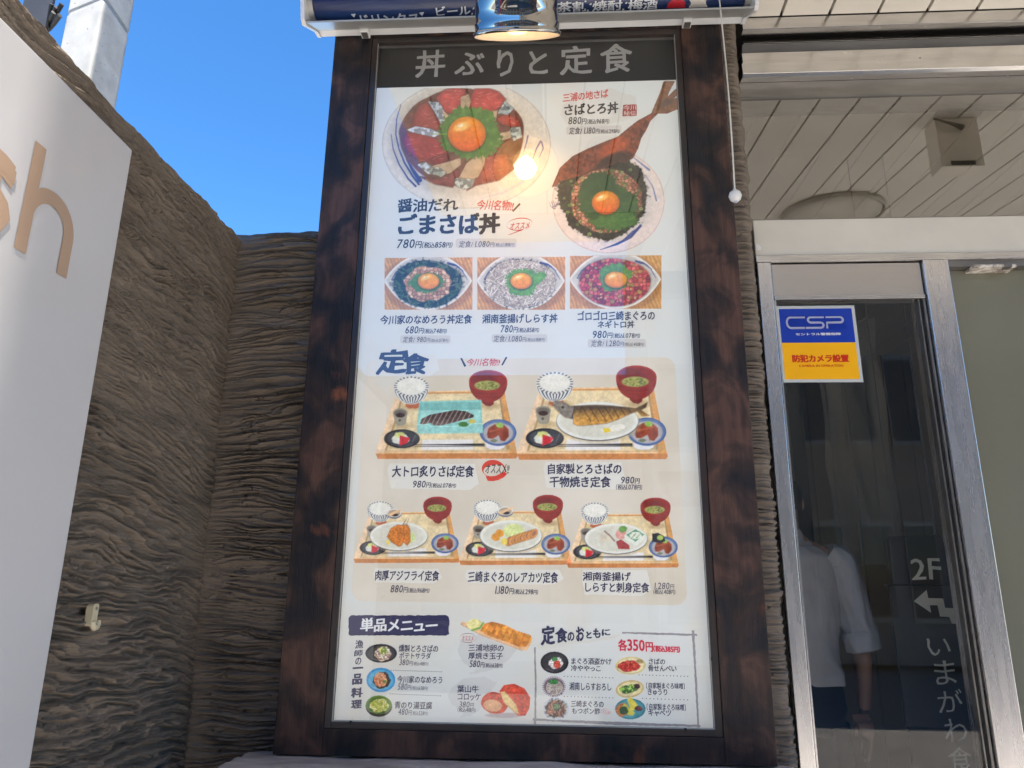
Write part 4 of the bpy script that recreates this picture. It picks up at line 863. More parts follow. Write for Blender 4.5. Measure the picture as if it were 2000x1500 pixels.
    p.fill(p.blob(976, 831, 7.5, 5, 0, 0.3, 6, 2), p.tint((158, 200, 90), (30, 26, 30), 3, 3), T); p.fill(p.blob(965, 861, 7, 3, 0, 0.3, 6, 4), (84, 104, 60), 1.5, 0.7)
    def plate(cx, cy, rx, ry):
        p.fill(p.ell(cx + 2, cy + 5, rx, ry), (186, 166, 122), 6, 0.6); p.fill(p.ell(cx, cy + 1.2, rx, ry), (74, 78, 84), T); p.fill(p.ell(cx, cy, rx - 0.6, ry - 0.6), (228, 230, 222), T); p.fill(p.ell(cx, cy + 0.5, rx - 8, ry - 6), p.tint((214, 214, 200), (5, 5, 5), 20, 3), 3)
    def mortar_dish(cx, cy):
        p.fill(p.ell(cx, cy + 3, 19, 12), (104, 108, 130), T); p.fill(p.ell(cx, cy, 19, 11), (226, 224, 218), T); p.fill(p.ell(cx, cy + 0.5, 16, 9), (180, 160, 138), 1.5); p.fill(p.ell(cx + 3, cy + 5, 8, 3.5), (40, 36, 36), 1.2); p.fill(p.line([(cx - 12, cy + 5), (cx + 18, cy - 9)], 7, 5), (232, 190, 142), T)
    if kind == 0:
        p.fill(p.poly([(815, 828), (819, 784), (940, 781), (943, 844), (815, 847)]), (138, 206, 200), T); p.fill(p.poly([(822, 787), (937, 785), (940, 800), (820, 802)]), (118, 186, 180), T)
        p.fill(p.poly([(818, 826), (822, 802), (937, 800), (940, 826)]), p.tint((158, 218, 212), (5, 5, 5), 20, 2), T); p.fill(p.poly([(814, 829), (837, 829), (842, 833), (916, 832), (920, 827), (943, 827), (943, 846), (815, 847)]), (150, 214, 208), T); p.fill(p.line([(814, 829), (837, 829), (842, 833), (916, 832), (920, 827), (943, 827)], 1.2), (206, 240, 236), T, 0.8)
        fs = p.poly([(820, 828), (824, 818), (840, 810), (862, 806), (888, 801), (910, 803), (926, 811), (926, 815), (905, 820), (880, 827), (862, 831), (848, 831), (840, 826), (826, 829)])
        u = (p.X * 0.92 + p.Y * 0.5) / 8.5; st = np.abs((u % 1) - 0.5) * 2; p.fill(fs, p.tint((88, 66, 60), (34, 28, 26), 4, 3) * (0.72 + 0.4 * st)[..., None] + 38 * np.clip((p.Y - 815) / 12, 0, 1)[..., None], T)
        p.fill(np.minimum(fs, (st - 0.86) * 6), (206, 186, 172), T, 0.7); p.fill(p.blob(905, 829, 10, 5, 0, 0.25, 5, 3), p.tint((74, 130, 52), (24, 24, 20), 3, 2), T); p.fill(p.ell(922, 823, 7, 4), (216, 196, 80), 1.6)
    elif kind == 1:
        plate(882, 825, 76, 36)
        fs = p.poly([(799, 792), (806, 788), (822, 792), (832, 798), (850, 797), (880, 796), (905, 797), (935, 800), (953, 802), (966, 796), (974, 791), (971, 800), (962, 805), (970, 811), (977, 815), (964, 816), (955, 807), (942, 812), (920, 822), (900, 829), (875, 832), (845, 834), (838, 830), (838, 822), (822, 818), (808, 806)])
        top = np.clip((p.Y - 797 - 4 * p.nz(8, 3)) / 20, 0, 1)[..., None]; p.fill(fs + 1, (110, 80, 50), 2, 0.6); p.fill(fs, (A3((82, 66, 52)) * (1 - top) + A3((204, 150, 66)) * top) * (0.72 + 0.55 * p.nz(4, 5))[..., None], T)
        p.fill(np.minimum(fs, 838 - p.X), p.tint((130, 122, 112), (34, 32, 30), 4, 3), T); p.fill(p.ell(818, 800, 2.6, 2.2), (30, 26, 26), T); p.fill(np.minimum(fs, p.line([(840, 798), (837, 812), (833, 828)], 2)), (50, 40, 34), T, 0.8)
        for k in range(7): p.fill(np.minimum(fs - 1, p.line([(852 + 14 * k, 797), (870 + 14 * k, 826)], 1.8, 1.2)), (70, 40, 24), T, 0.8)
        p.fill(p.blob(917, 838, 16, 6, -0.2, 0.2, 6, 3), p.tint((232, 230, 218), (10, 10, 10), 4, 3), T); p.fill(p.poly([(892, 838), (905, 839), (906, 845), (895, 847)]), (234, 206, 50), T)
    elif kind == 2:
        mortar_dish(840, 766); plate(852, 826, 76, 38)
        p.fill(p.blob(880, 830, 15, 14, 0, 0.15, 6, 3), p.tint((204, 222, 150), (14, 14, 24), 3, 4), 2); 
        for pts, sd_ in (([(860, 800), (874, 796), (881, 808), (882, 840), (874, 850), (862, 840)], 3), ([(822, 828), (832, 806), (850, 797), (864, 800), (866, 830), (860, 850), (852, 853), (834, 842)], 5)):
            d = p.poly(pts); p.fill(d + 1.2, (140, 70, 20), 2, 0.7); f1, df, r = cells(p.X, p.Y, 3, sd_); p.fill(d, p.tint((214, 122, 36), (26, 20, 10), 9, sd_) * (0.86 + 0.28 * r)[..., None], T)
        p.fill(p.line([(862, 798), (868, 788), (873, 782)], 3, 1), (160, 120, 80), T); p.fill(p.line([(866, 796), (874, 792), (879, 778)], 2.4, 1), (170, 150, 120), T); p.fill(p.poly([(820, 836), (830, 838), (826, 850), (820, 846)]), (238, 218, 96), T)
    elif kind == 3:
        mortar_dish(848, 763); plate(862, 824, 77, 39)
        p.fill(p.blob(868, 812, 26, 17, 0, 0.12, 6, 3), p.tint((214, 226, 150), (14, 12, 26), 3, 4), 2)
        q = random.Random(4)
        for k in range(9):
            cx_, cy_ = 858 + 7.6 * k, 838 - 2.4 * k; d = p.ell(cx_, cy_, 7.5, 12, 0.55); p.fill(d + 1, (150, 80, 30), 2, 0.6); p.fill(d, p.tint((220, 150, 74), (20, 16, 12), 4, k), T); p.fill(p.ell(cx_ + 1, cy_ - 1, 4.5, 8.5, 0.55), (206, 150, 136) if k % 2 else (166, 112, 96), 1.5, 0.85)
        for cx_, cy_ in ((824, 828), (834, 818)): p.fill(p.blob(cx_, cy_, 11, 9, 0.4, 0.2, 5, 3), p.tint((224, 150, 44), (20, 20, 12), 4, 2), T)
        p.fill(p.ell(845, 838, 8, 9), (238, 216, 90), T)
    else:
        plate(856, 824, 78, 38)
        p.fill(p.blob(828, 822, 15, 12, 0, 0.2, 6, 3), p.tint((216, 206, 186), (14, 14, 14), 4, 4), 2); p.fill(p.line([(828, 806), (842, 818), (852, 830)], 3.5), (146, 112, 100), 1.5)
        p.fill(p.blob(868, 814, 14, 12, 0, 0.15, 5, 3), p.tint((224, 160, 150), (22, 22, 22), 5, 3), T); p.fill(p.poly([(856, 832), (868, 826), (888, 840), (890, 850), (862, 850)]), p.tint((168, 56, 60), (26, 18, 18), 5, 6), T); leaf(p, 873, 801, 10, 7, 0, 4, (74, 140, 54), (130, 184, 84))
        p.fill(p.poly([(876, 816), (903, 798), (930, 812), (930, 822), (906, 842), (878, 826)]), (226, 232, 220), T); p.fill(p.poly([(881, 815), (904, 801), (926, 814), (904, 832)]), (96, 158, 122), T); p.fill(p.blob(904, 817, 16, 9, 0, 0.2, 5, 3), p.tint((222, 226, 216), (20, 18, 20), 3, 4), T); 
        for k in range(10): p.fill(p.ell(893 + (k * 7) % 24, 812 + (k * 5) % 12, 2, 1.4), (112, 160, 84), 1, 0.9)
        p.fill(p.poly([(945, 812), (960, 810), (974, 818), (978, 830), (966, 836), (946, 832)]), (36, 36, 42), T); p.fill(p.ell(965, 822, 8, 6), (170, 196, 84), T)
    p.X, p.Y = p.X0, p.Y0
    p.done(lab=lab)
tray(733, 723, 1.0, 0, 'printed picture of a tray meal with sliced seared mackerel in a teal box')
tray(1009, 714, 1.06, 1, 'printed picture of a tray meal with a whole grilled fish on an oval plate')
tray(690, 970, 0.747, 2, 'printed picture of a tray meal with breaded fried fish')
tray(896, 966.5, 0.79, 3, 'printed picture of a tray meal with sliced tuna cutlets')
tray(1106, 972, 0.79, 4, 'printed picture of a tray meal with sashimi and whitebait')

# --- the small dishes at the foot
def dish(cx, cy, rx, ry, rim, inner, food, fs=0.55, rot=0.0, seed=1, extra=None, lab=None):
    p = Pic(cx - rx - 5, cy - ry - 5, cx + rx + 5, cy + ry + 5, 1.1)
    p.fill(p.ell(cx, cy, rx, ry, rot), rim); p.fill(p.ell(cx, cy, rx * 0.86, ry * 0.83, rot), p.tint(inner, (14, 14, 14), 8, seed), 2); p.fill(p.line([(cx - rx * .6, cy + ry * .55), (cx - rx * .1, cy + ry * .78)], 1.3), (190, 190, 192), 2, 0.45)
    for k, (dx, dy, sx, sy, c) in enumerate(food):
        p.chunks(p.blob(cx + dx, cy + dy, sx, sy, 0, 0.2, 6, seed + k), c, 3.6, seed + k, 0.3)
    if extra: extra(p)
    return p.done(lab=lab)
dish(744.5, 1276, 31, 18.5, (38, 36, 38), (70, 66, 64), [(3, 1, 16, 14, [(222, 210, 184), (196, 176, 150), (170, 120, 110), (230, 224, 206)]), (4, -5, 8, 7, [(110, 146, 62), (216, 212, 120)])], lab='printed picture of potato salad on a black oval plate')
dish(744, 1328, 28.5, 24, (52, 146, 206), (90, 176, 216), [(1, 1, 17, 16, [(52, 40, 36), (70, 54, 40)]), (-1, 0, 13, 14, [(224, 140, 96), (206, 104, 60), (236, 176, 130)]), (7, 3, 4, 3, [(90, 140, 50)])], lab='printed picture of minced fish on a bright blue plate')
dish(740, 1378, 26, 20, (104, 140, 40), (84, 116, 50), [(0, 0, 19, 13, [(226, 220, 130), (206, 206, 80), (176, 190, 60), (236, 228, 160)])], extra=lambda p: [p.fill(np.minimum(p.ell(740, 1380, 26, 20), -p.ell(740, 1376, 26, 18.5)), (58, 52, 40), 1.2)], lab='printed picture of tofu in a green bowl')
dish(1083, 1294, 27.5, 21.5, (30, 28, 32), (52, 48, 52), [(2, 1, 14, 11, [(240, 238, 234), (226, 220, 218)]), (5, 4, 7, 8, [(222, 84, 60), (196, 54, 48)]), (0, -7, 6, 4, [(60, 150, 66), (44, 120, 50)])], lab='printed picture of cold tofu on a round black plate')
def sh_ex(p):
    th = np.arctan2(p.Y - 1341, p.X - 1082); st = np.abs(((th * 34 / 6.283) % 1) - 0.5) * 2; e = p.ell(1082, 1341, 22.5, 20.5); p.fill(np.minimum(3.6 - np.abs(e - 3.2), (0.5 - st) * 2.5), (130, 112, 126), 1, 0.9)
    fd = p.ell(1083, 1343, 16.5, 14); p.fill(fd, (200, 186, 170)); p.strands(fd, [(232, 224, 214), (206, 190, 176), (176, 158, 146)], 130, 7, 1.6, 3); p.chunks(p.blob(1081, 1332, 9, 5, 0, .2, 5, 2), [(60, 150, 60), (44, 118, 46)], 3, 3)
dish(1082, 1341, 22.5, 20.5, (216, 208, 214), (90, 70, 80), [], extra=sh_ex, lab='printed picture of whitebait on grated radish in a striped bowl')
def mo_ex(p):
    fd = p.blob(1085, 1385, 19, 16, 0, 0.15, 5, 3); p.fill(fd, (120, 76, 60)); p.strands(fd, [(160, 96, 76), (96, 56, 44), (196, 140, 110), (60, 40, 36)], 110, 12, 2.6, 5); p.chunks(p.blob(1087, 1380, 8, 6, 0, .3, 5, 6), [(70, 120, 60), (110, 140, 90)], 3, 4)
dish(1086, 1384, 26.5, 22, (196, 204, 216), (206, 204, 186), [], extra=mo_ex, lab='printed picture of tuna tripe on a pale plate')
dish(1231.5, 1300, 30, 17.5, (214, 196, 130), (234, 224, 176), [(-4, 1, 22, 11, [(206, 54, 44), (226, 84, 56), (170, 36, 34)]), (18, -8, 8, 4, [(176, 150, 90)])], rot=-0.05, lab='printed picture of red fried fish bones on a cream plate')
dish(1230, 1345.5, 28, 17, (196, 172, 110), (226, 208, 152), [(-6, 1, 15, 8, [(48, 92, 40), (150, 196, 70), (90, 140, 50)]), (6, -2, 10, 7, [(70, 124, 44), (170, 206, 90)]), (14, -5, 6, 5, [(66, 38, 34)])], rot=-0.15, lab='printed picture of cucumber on a cream plate')
def kya(p):
    p.fill(p.poly([(1225, 1366), (1232, 1361), (1245, 1376), (1244, 1386), (1232, 1388)]), p.tint((222, 206, 70), (18, 18, 20), 5, 2)); p.fill(p.poly([(1214, 1380), (1220, 1374), (1240, 1392), (1236, 1398), (1226, 1396)]), (206, 196, 70)); p.chunks(p.blob(1247, 1384, 8, 5, 0, .2, 5, 2), [(96, 50, 50), (130, 70, 66)], 3, 3); p.fill(p.blob(1218, 1388, 9, 8, 0, .3, 5, 3), (56, 84, 48), 2)
dish(1231, 1384.5, 30, 20.5, (60, 130, 146), (74, 150, 160), [(-16, 2, 13, 13, [(206, 132, 70), (190, 112, 56)])], extra=kya, lab='printed picture of cabbage wedges on a teal and orange plate')
# rolled omelette and croquettes
p = Pic(896, 1200, 1046, 1274, 1.1)
p.fill(p.poly([(899, 1218), (903, 1214), (948, 1222), (1040, 1252), (1030, 1270), (1020, 1270), (940, 1240)]), p.tint((238, 190, 140), (12, 12, 12), 12, 2)); p.fill(p.line([(899, 1219), (940, 1241), (1020, 1271)], 1.4), (200, 130, 80), 1, 0.8)
d = p.poly([(938, 1232), (946, 1218), (962, 1214), (985, 1220), (1010, 1232), (1036, 1240), (1040, 1248), (1028, 1262), (1016, 1264), (985, 1252), (955, 1242)]); f1, df, r = cells(p.X, p.Y, 7, 4); p.fill(d, p.tint((232, 150, 52), (26, 36, 20), 7, 3) * (0.84 + 0.26 * r)[..., None]); u = np.abs((((p.X + 0.5 * p.Y) / 13) % 1) - 0.5) * 2; p.fill(np.minimum(d, (0.2 - u) * 6), (206, 100, 40), 2, 0.55)
p.fill(p.blob(927, 1220, 15, 11, 0, 0.15, 5, 4), p.tint((234, 226, 150), (16, 16, 30), 4, 3), 2); p.fill(p.line([(922, 1231), (938, 1226), (944, 1216)], 4, 3), (110, 170, 70), 2)
p.done(lab='printed picture of a rolled omelette on a long plate')
p = Pic(934, 1330, 1048, 1406, 1.1)
p.fill(p.ell(985, 1397, 42, 6), (170, 150, 150), 5, 0.7)
d = p.blob(966, 1373, 27, 21, 0.2, 0.08, 4, 3); f1, df, r = cells(p.X, p.Y, 3.4, 3); p.fill(d, p.tint((208, 66, 40), (26, 20, 14), 8, 3) * (0.84 + 0.3 * r)[..., None]); p.fill(p.blob(962, 1378, 18, 12, 0.15, 0.1, 4, 5), p.tint((228, 168, 120), (20, 20, 20), 4, 4), 2)
d = p.poly([(975, 1350), (984, 1338), (1004, 1335), (1024, 1344), (1036, 1362), (1034, 1384), (1026, 1398), (1012, 1398), (992, 1380)]); p.fill(d, p.tint((218, 72, 44), (26, 24, 14), 9, 6) * (0.84 + 0.3 * r)[..., None]); p.fill(p.poly([(977, 1352), (986, 1350), (1008, 1376), (1014, 1395), (1006, 1392), (984, 1372)]), p.tint((234, 200, 130), (24, 24, 30), 3, 4), 2)
p.done(lab='printed picture of two croquettes, one cut open')
# ------------------------------------------------------------------ ledge under the board
M_ledge = pm('streaked grey brown slate', (0.55, 0.49, 0.44), 0.6, b=(0.24, 0.20, 0.20), scale=9, stretch=(0.35, 1, 1), amount=0.7, bump=0.003, bscale=18, bstretch=(0.3, 1, 1))
led = thing('wall_ledge', 'streaked grey brown stone ledge under the menu board', 'ledge')
lx = np.linspace(-0.80, 0.60, 120); ly = np.linspace(-0.30, 0.02, 50); U, V_ = np.meshgrid(lx, ly)
top = 1.036 + 0.007 * (fbm(U * 0.5, V_ * 2, 0.05, 3, 4) - 0.5) * 2 - 0.02 * np.clip((-0.25 - V_) / 0.05, 0, 1) ** 2
grid_obj('ledge_top', np.stack([U + 0.02 * V_ * 4 * (U < -0.7), V_, top], -1), M_ledge, led)
B().box(-0.80, 0.60, -0.298, 0.02, 0.0, 1.012).build('ledge_front', M_mortar, led)

# ------------------------------------------------------------------ roller banner over the board
M_navy = pm('navy banner cloth', tuple(lin((18, 48, 98))), 0.33, b=tuple(lin((14, 38, 84))), scale=4, coat=0.35)
M_white = pm('white powder coat', (0.74, 0.75, 0.75), 0.35, b=(0.68, 0.69, 0.70), scale=6)
M_cas = pm('silver channel', (0.60, 0.60, 0.58), 0.35, 0.6, b=(0.52, 0.52, 0.50), scale=6, stretch=(.2, 1, 1))
rl = thing('roller_banner', 'rolled-up navy drinks banner in a white housing over the menu board', 'banner')
rc0, rz0, rr0 = -0.135, 3.2585, 0.060
B().prism_x([(rc0 + rr0 * math.cos(a), rz0 + rr0 * math.sin(a)) for a in [2 * math.pi * k / 64 for k in range(64)]], -0.742, 0.600, True).build('banner_roll', M_navy, rl)
B().prism_x([(-0.036, 3.234), (-0.036, 3.40), (-0.050, 3.40), (-0.050, 3.238)], -0.762, 0.620).build('back_plate', M_cas, rl)
B().prism_x([(-0.036, 3.228), (-0.066, 3.226), (-0.070, 3.246), (-0.066, 3.252), (-0.052, 3.240), (-0.036, 3.233)], -0.762, 0.620).build('lower_lip', M_white, rl, bevel=0.0015)
B().prism_x([(-0.068, 3.2245), (-0.176, 3.1590), (-0.178, 3.1640), (-0.068, 3.2290)], -0.7615, 0.6195).build('lower_channel', M_cas, rl)
for sx, x0 in ((-1, -0.775), (1, 0.6205)):
    pr = [(-0.034, 3.226), (-0.066, 3.2205), (-0.170, 3.155), (-0.188, 3.162)] + [(rc0 + 0.080 * math.cos(a), rz0 + 0.080 * math.sin(a)) for a in [math.radians(-150 - 12 * k) for k in range(9)]] + [(-0.10, 3.40), (-0.034, 3.40)]
    B().prism_x(pr, x0, x0 + 0.012).build('end_cap', M_white, rl, bevel=0.002)
    xi = x0 + 0.012 if sx < 0 else x0 - 0.018
    B().prism_x([(rc0 + 0.058 * math.cos(a), rz0 + 0.058 * math.sin(a)) for a in [2 * math.pi * k / 40 for k in range(40)]], xi, xi + 0.018, True).build('spool_flange', M_cas, rl)
for cx_ in (on(714, 71, -0.05)[0], on(1341, 46, -0.05)[0]):
    c = B(); c.box(cx_ - 0.014, cx_ + 0.014, -0.072, -0.040, 3.212, 3.2255); c.box(cx_ - 0.014, cx_ + 0.014, -0.075, -0.0705, 3.212, 3.236); c.build('clip', M_white, rl, bevel=0.002)
    B().box(cx_ - 0.010, cx_ + 0.010, -0.069, -0.045, 3.2095, 3.2118).build('clip_slot', M_alud, rl)
# white lettering wrapped on the roll: drawn flat, then bent round the cylinder
M_wl = flat('white banner lettering', (224, 228, 232), 0.4, 0.0)
def wrap_text(s, x0, x1, a_mid, h, bold=0.02, m=M_wl, name='lettering'):
    V, F = glyph_mesh([(s, 1.0)], bold, 1.0, 0.08)
    mn, mx = V.min(0), V.max(0); T = (V - mn) / (mx - mn); bb = B()
    pts = []
    n0 = max(1, len(T) // 5)
    for i, (u, w) in enumerate(T):
        a = math.radians(a_mid) - (w - 0.5) * h / rr0; rr_ = rr0 + 0.0005 + 0.00006 * (i // n0)
        pts.append((x0 + (x1 - x0) * u, rc0 + (rr_) * math.cos(a), rz0 + rr_ * math.sin(a)))
    bb.add(pts, F); return bb.build(name, m, rl)
AM = 241
def bx(px): return on(px, 20, -0.17)[0]
wrap_text('【ドリンクス】', bx(684), bx(826), AM + 27, 0.046); wrap_text('ビール/', bx(850), bx(926), AM + 7, 0.030)
wrap_text('茶割/焼酎/梅酒', bx(1088), bx(1287), AM + 7, 0.034)
def roll_patch(name, outline, c):
    """outline: (px, degrees round the roll) densely sampled"""
    pts = []
    n = len(outline)
    cx_ = sum(a for a, _ in outline) / n; ca = sum(b_ for _, b_ in outline) / n
    V = [(cx_, ca)] + outline; vv = []
    for px, a in V:
        r_ = math.radians(a); vv.append((bx(px), rc0 + (rr0 + 0.0008) * math.cos(r_), rz0 + (rr0 + 0.0008) * math.sin(r_)))
    rings = []
    # two inner rings so that the patch follows the curve
    allv = [vv[0]]; f = []
    for k, q in enumerate((0.33, 0.66, 1.0)):
        for px, a in outline:
            x_, a_ = cx_ + (px - cx_) * q, ca + (a - ca) * q; r_ = math.radians(a_); allv.append((bx(x_), rc0 + (rr0 + 0.0008) * math.cos(r_), rz0 + (rr0 + 0.0008) * math.sin(r_)))
    for i in range(n):
        j = (i + 1) % n; f.append((0, 1 + i, 1 + j)); f.append((1 + i, 1 + n + i, 1 + n + j, 1 + j)); f.append((1 + n + i, 1 + 2 * n + i, 1 + 2 * n + j, 1 + n + j))
    return B().add(allv, f).build(name, flat(name, c, 0.4), rl)
roll_patch('printed_bottle', [(1305, 262), (1308, 245), (1316, 236), (1318, 205), (1332, 205), (1333, 236), (1341, 245), (1343, 262)], (190, 30, 48))
roll_patch('printed_glass', [(1350, 262), (1348, 236), (1346, 200), (1394, 200), (1390, 236), (1386, 262)], (214, 208, 200))
# ------------------------------------------------------------------ pull cord
pc = thing('pull_cord', 'thin white pull cord with a small white ball hanging right of the menu board', 'cord')
cx0, cy0 = on(1436, 383, -0.17)[0], -0.17; zb = on(1436, 383, -0.17)[2]
B().tube([(cx0 + 0.004 * math.sin(k * 0.5), cy0, zb + 0.016 + (3.7 - zb) * k / 12) for k in range(13)], 0.0022).build('cord', pm('white cord', (0.72, 0.70, 0.64), 0.7, bump=0.0005, bscale=500), pc)
B().lathe([(0.0, -0.0185), (0.008, -0.0165), (0.0145, -0.0105), (0.0180, 0), (0.0150, 0.0105), (0.009, 0.0155), (0.0045, 0.019), (0.003, 0.024)], Matrix.Translation((cx0, cy0, zb))).build('ball', pm('white plastic', (0.74, 0.74, 0.72), 0.3), pc)
B().lathe([(0.0, -0.019), (0.006, -0.0192), (0.0062, -0.0175)], Matrix.Translation((cx0, cy0, zb))).build('ball_plug', pm('pale blue plastic', (0.45, 0.52, 0.66), 0.4), pc)
# ------------------------------------------------------------------ chrome lamp, tipped towards the board
M_chrome = pm('polished chrome', (0.40, 0.39, 0.37), 0.03, 1.0, b=(0.38, 0.37, 0.35), scale=3)
lc = Vector((-0.089, -0.35, 2.925 + 0.012)); tl = math.radians(35)
LM = Matrix.Translation(lc) @ Matrix.Rotation(tl, 4, 'X')      # local +z: back along the axis, away from the opening
lamp = thing('spot_lamp', 'polished chrome bell lamp lit warm, hanging in front of the menu board heading', 'lamp')
out = [(0.119, -0.004), (0.122, 0.0), (0.122, 0.004), (0.118, 0.006), (0.1165, 0.012), (0.117, 0.027), (0.1135, 0.030), (0.114, 0.055), (0.111, 0.085), (0.103, 0.115), (0.089, 0.145), (0.068, 0.168), (0.046, 0.182), (0.034, 0.190), (0.034, 0.235), (0.0, 0.237)]
B().lathe(out + [], LM, 96).build('shade', M_chrome, lamp)
M_inner = pm('warm white reflector', (0.62, 0.58, 0.53), 0.35)
B().lathe([(0.1185, -0.003), (0.112, 0.008), (0.108, 0.04), (0.098, 0.09), (0.08, 0.13), (0.05, 0.165), (0.0, 0.175)], LM, 96).build('reflector', M_inner, lamp)
rb_ = B()
for k in range(72):
    a = 2 * math.pi * k / 72; c_, s_ = math.cos(a), math.sin(a)
    rb_.tube([LM @ Vector((0.1165 * c_, 0.1165 * s_, -0.001)), LM @ Vector((0.108 * c_, 0.108 * s_, 0.03))], 0.0012, 5)
rb_.build('reflector_ribs', M_inner, lamp)
def emis(name, c, s):
    m = bpy.data.materials.new(name); m.use_nodes = True; n, l = m.node_tree.nodes, m.node_tree.links; n.clear(); o = n.new('ShaderNodeOutputMaterial'); e = n.new('ShaderNodeEmission')
    e.inputs[0].default_value = (*c, 1); e.inputs[1].default_value = s; l.new(e.outputs[0], o.inputs[0]); return m
M_bulbglass = emis('warm glowing bulb', (1.0, 0.60, 0.20), 0.35)
_t = M_bulbglass.node_tree; _tr = _t.nodes.new('ShaderNodeBsdfTransparent'); _ad = _t.nodes.new('ShaderNodeAddShader'); _t.links.new(_t.nodes['Emission'].outputs[0], _ad.inputs[0]); _t.links.new(_tr.outputs[0], _ad.inputs[1]); _t.links.new(_ad.outputs[0], _t.nodes['Material Output'].inputs[0])
B().lathe([(0.0, 0.0), (0.022, 0.004), (0.040, 0.017), (0.048, 0.040), (0.044, 0.062), (0.03, 0.088), (0.018, 0.108), (0.016, 0.13)], LM, 48).build('bulb', M_bulbglass, lamp)
B().lathe([(0.0, 0.052), (0.012, 0.058), (0.016, 0.070), (0.012, 0.082), (0.0, 0.088)], LM, 24).build('filament', emis('glowing filament', (1.0, 0.62, 0.24), 20.0), lamp)
B().lathe([(0.0185, 0.108), (0.0185, 0.15), (0.0, 0.15)], LM, 24).build('socket', M_alud, lamp)
top_ = LM @ Vector((0, 0, 0.237))
B().tube([top_, top_ + Vector((0, -0.03, 0.05)), top_ + Vector((0, -0.02, 0.16)), top_ + Vector((0, 0.0, 0.42))], 0.011, 14).build('stem', M_chrome, lamp)
sl = bpy.data.lights.new('lamp_light', 'SPOT'); slo = bpy.data.objects.new('lamp_light', sl); COL.objects.link(slo); slo.parent = lamp
slo.matrix_world = Matrix.Translation(LM @ Vector((0, 0, -0.004))) @ Vector((0, -math.sin(tl), math.cos(tl))).to_track_quat('Z', 'Y').to_matrix().to_4x4()
slo.location = LM @ Vector((0, 0, -0.012)); slo.rotation_euler = Vector((0, -math.sin(tl + math.radians(9)), math.cos(tl + math.radians(9)))).to_track_quat('Z', 'Y').to_euler()
sl.energy = 2.3; sl.color = (1.0, 0.52, 0.13); sl.spot_size = math.radians(74); sl.spot_blend = 1.0; sl.shadow_soft_size = 0.04
tb = thing('ceiling_track', 'dark lamp mounting rail fixed along the soffit over the chrome lamp', 'rail')
B().prism_x([(-0.2, zs(-0.2) - 0.002), (-1.5, zs(-1.5) - 0.002), (-1.5, zs(-1.5) - 0.05), (-0.2, zs(-0.2) - 0.05)], -0.15, -0.03).build('rail', pm('dark brown steel', (0.03, 0.027, 0.025), 0.5), tb)

# ------------------------------------------------------------------ white sign with the word ending "sh"
M_sign = pm('white acrylic sign face', (0.50, 0.505, 0.53), 0.30, b=(0.48, 0.485, 0.505), scale=2, coat=0.2, bump=0.0004, bscale=5)
M_tan = pm('tan sign letters', (0.40, 0.28, 0.20), 0.4, b=(0.38, 0.265, 0.19), scale=5)
sg = thing('wall_sign', 'large white upright sign with tan lettering on the left wall', 'sign')
XS = -0.96; SA = -0.607; SZ0, SZ1 = 0.2, 2.431
B().box(XS - 0.034, XS, -2.05, SA, SZ0, SZ1).build('sign_body', M_sign, sg, bevel=0.002)
def side_text(chh, y0, y1, z0, z1, bold):
    V, F = glyph_mesh([(chh, 1.0)], bold); mn, mx = V.min(0), V.max(0); T = (V - mn) / (mx - mn)
    # read from the street side: text runs towards +y
    n0 = max(1, len(T) // (7 if bold > 0.024 else 5)); return B().add([(XS + 0.0015 + 0.00006 * (i // n0), y0 + (y1 - y0) * u, z0 + (z1 - z0) * w) for i, (u, w) in enumerate(T)], F).build('lettering', M_tan, sg)
hw = 0.0295
# letter h: stem, arch and right leg as one outline
def arch(y0, y1, z0, zm, w):
    o = []; R_ = (y1 - y0) / 2; c = (y0 + y1) / 2; zc = zm - R_ * 1.0
    for k in range(25): a = math.pi - math.pi * k / 24; o.append((c + R_ * math.cos(a), zc + R_ * math.sin(a)))
    i_ = [(c + (R_ - w) * math.cos(math.pi * k / 24), zc + (R_ - w) * math.sin(math.pi * k / 24)) for k in range(25)]
    return o, i_, zc
hy0, hy1, hz0, hz1, hzm = -0.8845, -0.742, 2.054, 2.271, 2.203
o, i_, zc = arch(hy0, hy1, hz0, hzm, hw)
outl = [(hy0, hz0), (hy0, hz1), (hy0 + hw, hz1), (hy0 + hw, 2.185)] + [(a, b_) for a, b_ in o if a > hy0 + hw + 0.002 and b_ > zc] + [(hy1, zc), (hy1, hz0), (hy1 - hw, hz0), (hy1 - hw, zc)] + [(a, b_) for a, b_ in i_ if b_ > zc + 1e-6] + [(hy0 + hw, zc), (hy0 + hw, hz0)]
B().add([(XS + 0.0015, a, b_) for a, b_ in outl], [tuple(range(len(outl)))]).build('lettering', M_tan, sg)
side_text('s', -1.045, -0.905, 2.047, 2.207, 0.035); side_text('e', -1.21, -1.06, 2.047, 2.207, 0.035); side_text('r', -1.32, -1.235, 2.052, 2.205, 0.035); side_text('f', -1.43, -1.34, 2.052, 2.275, 0.035)
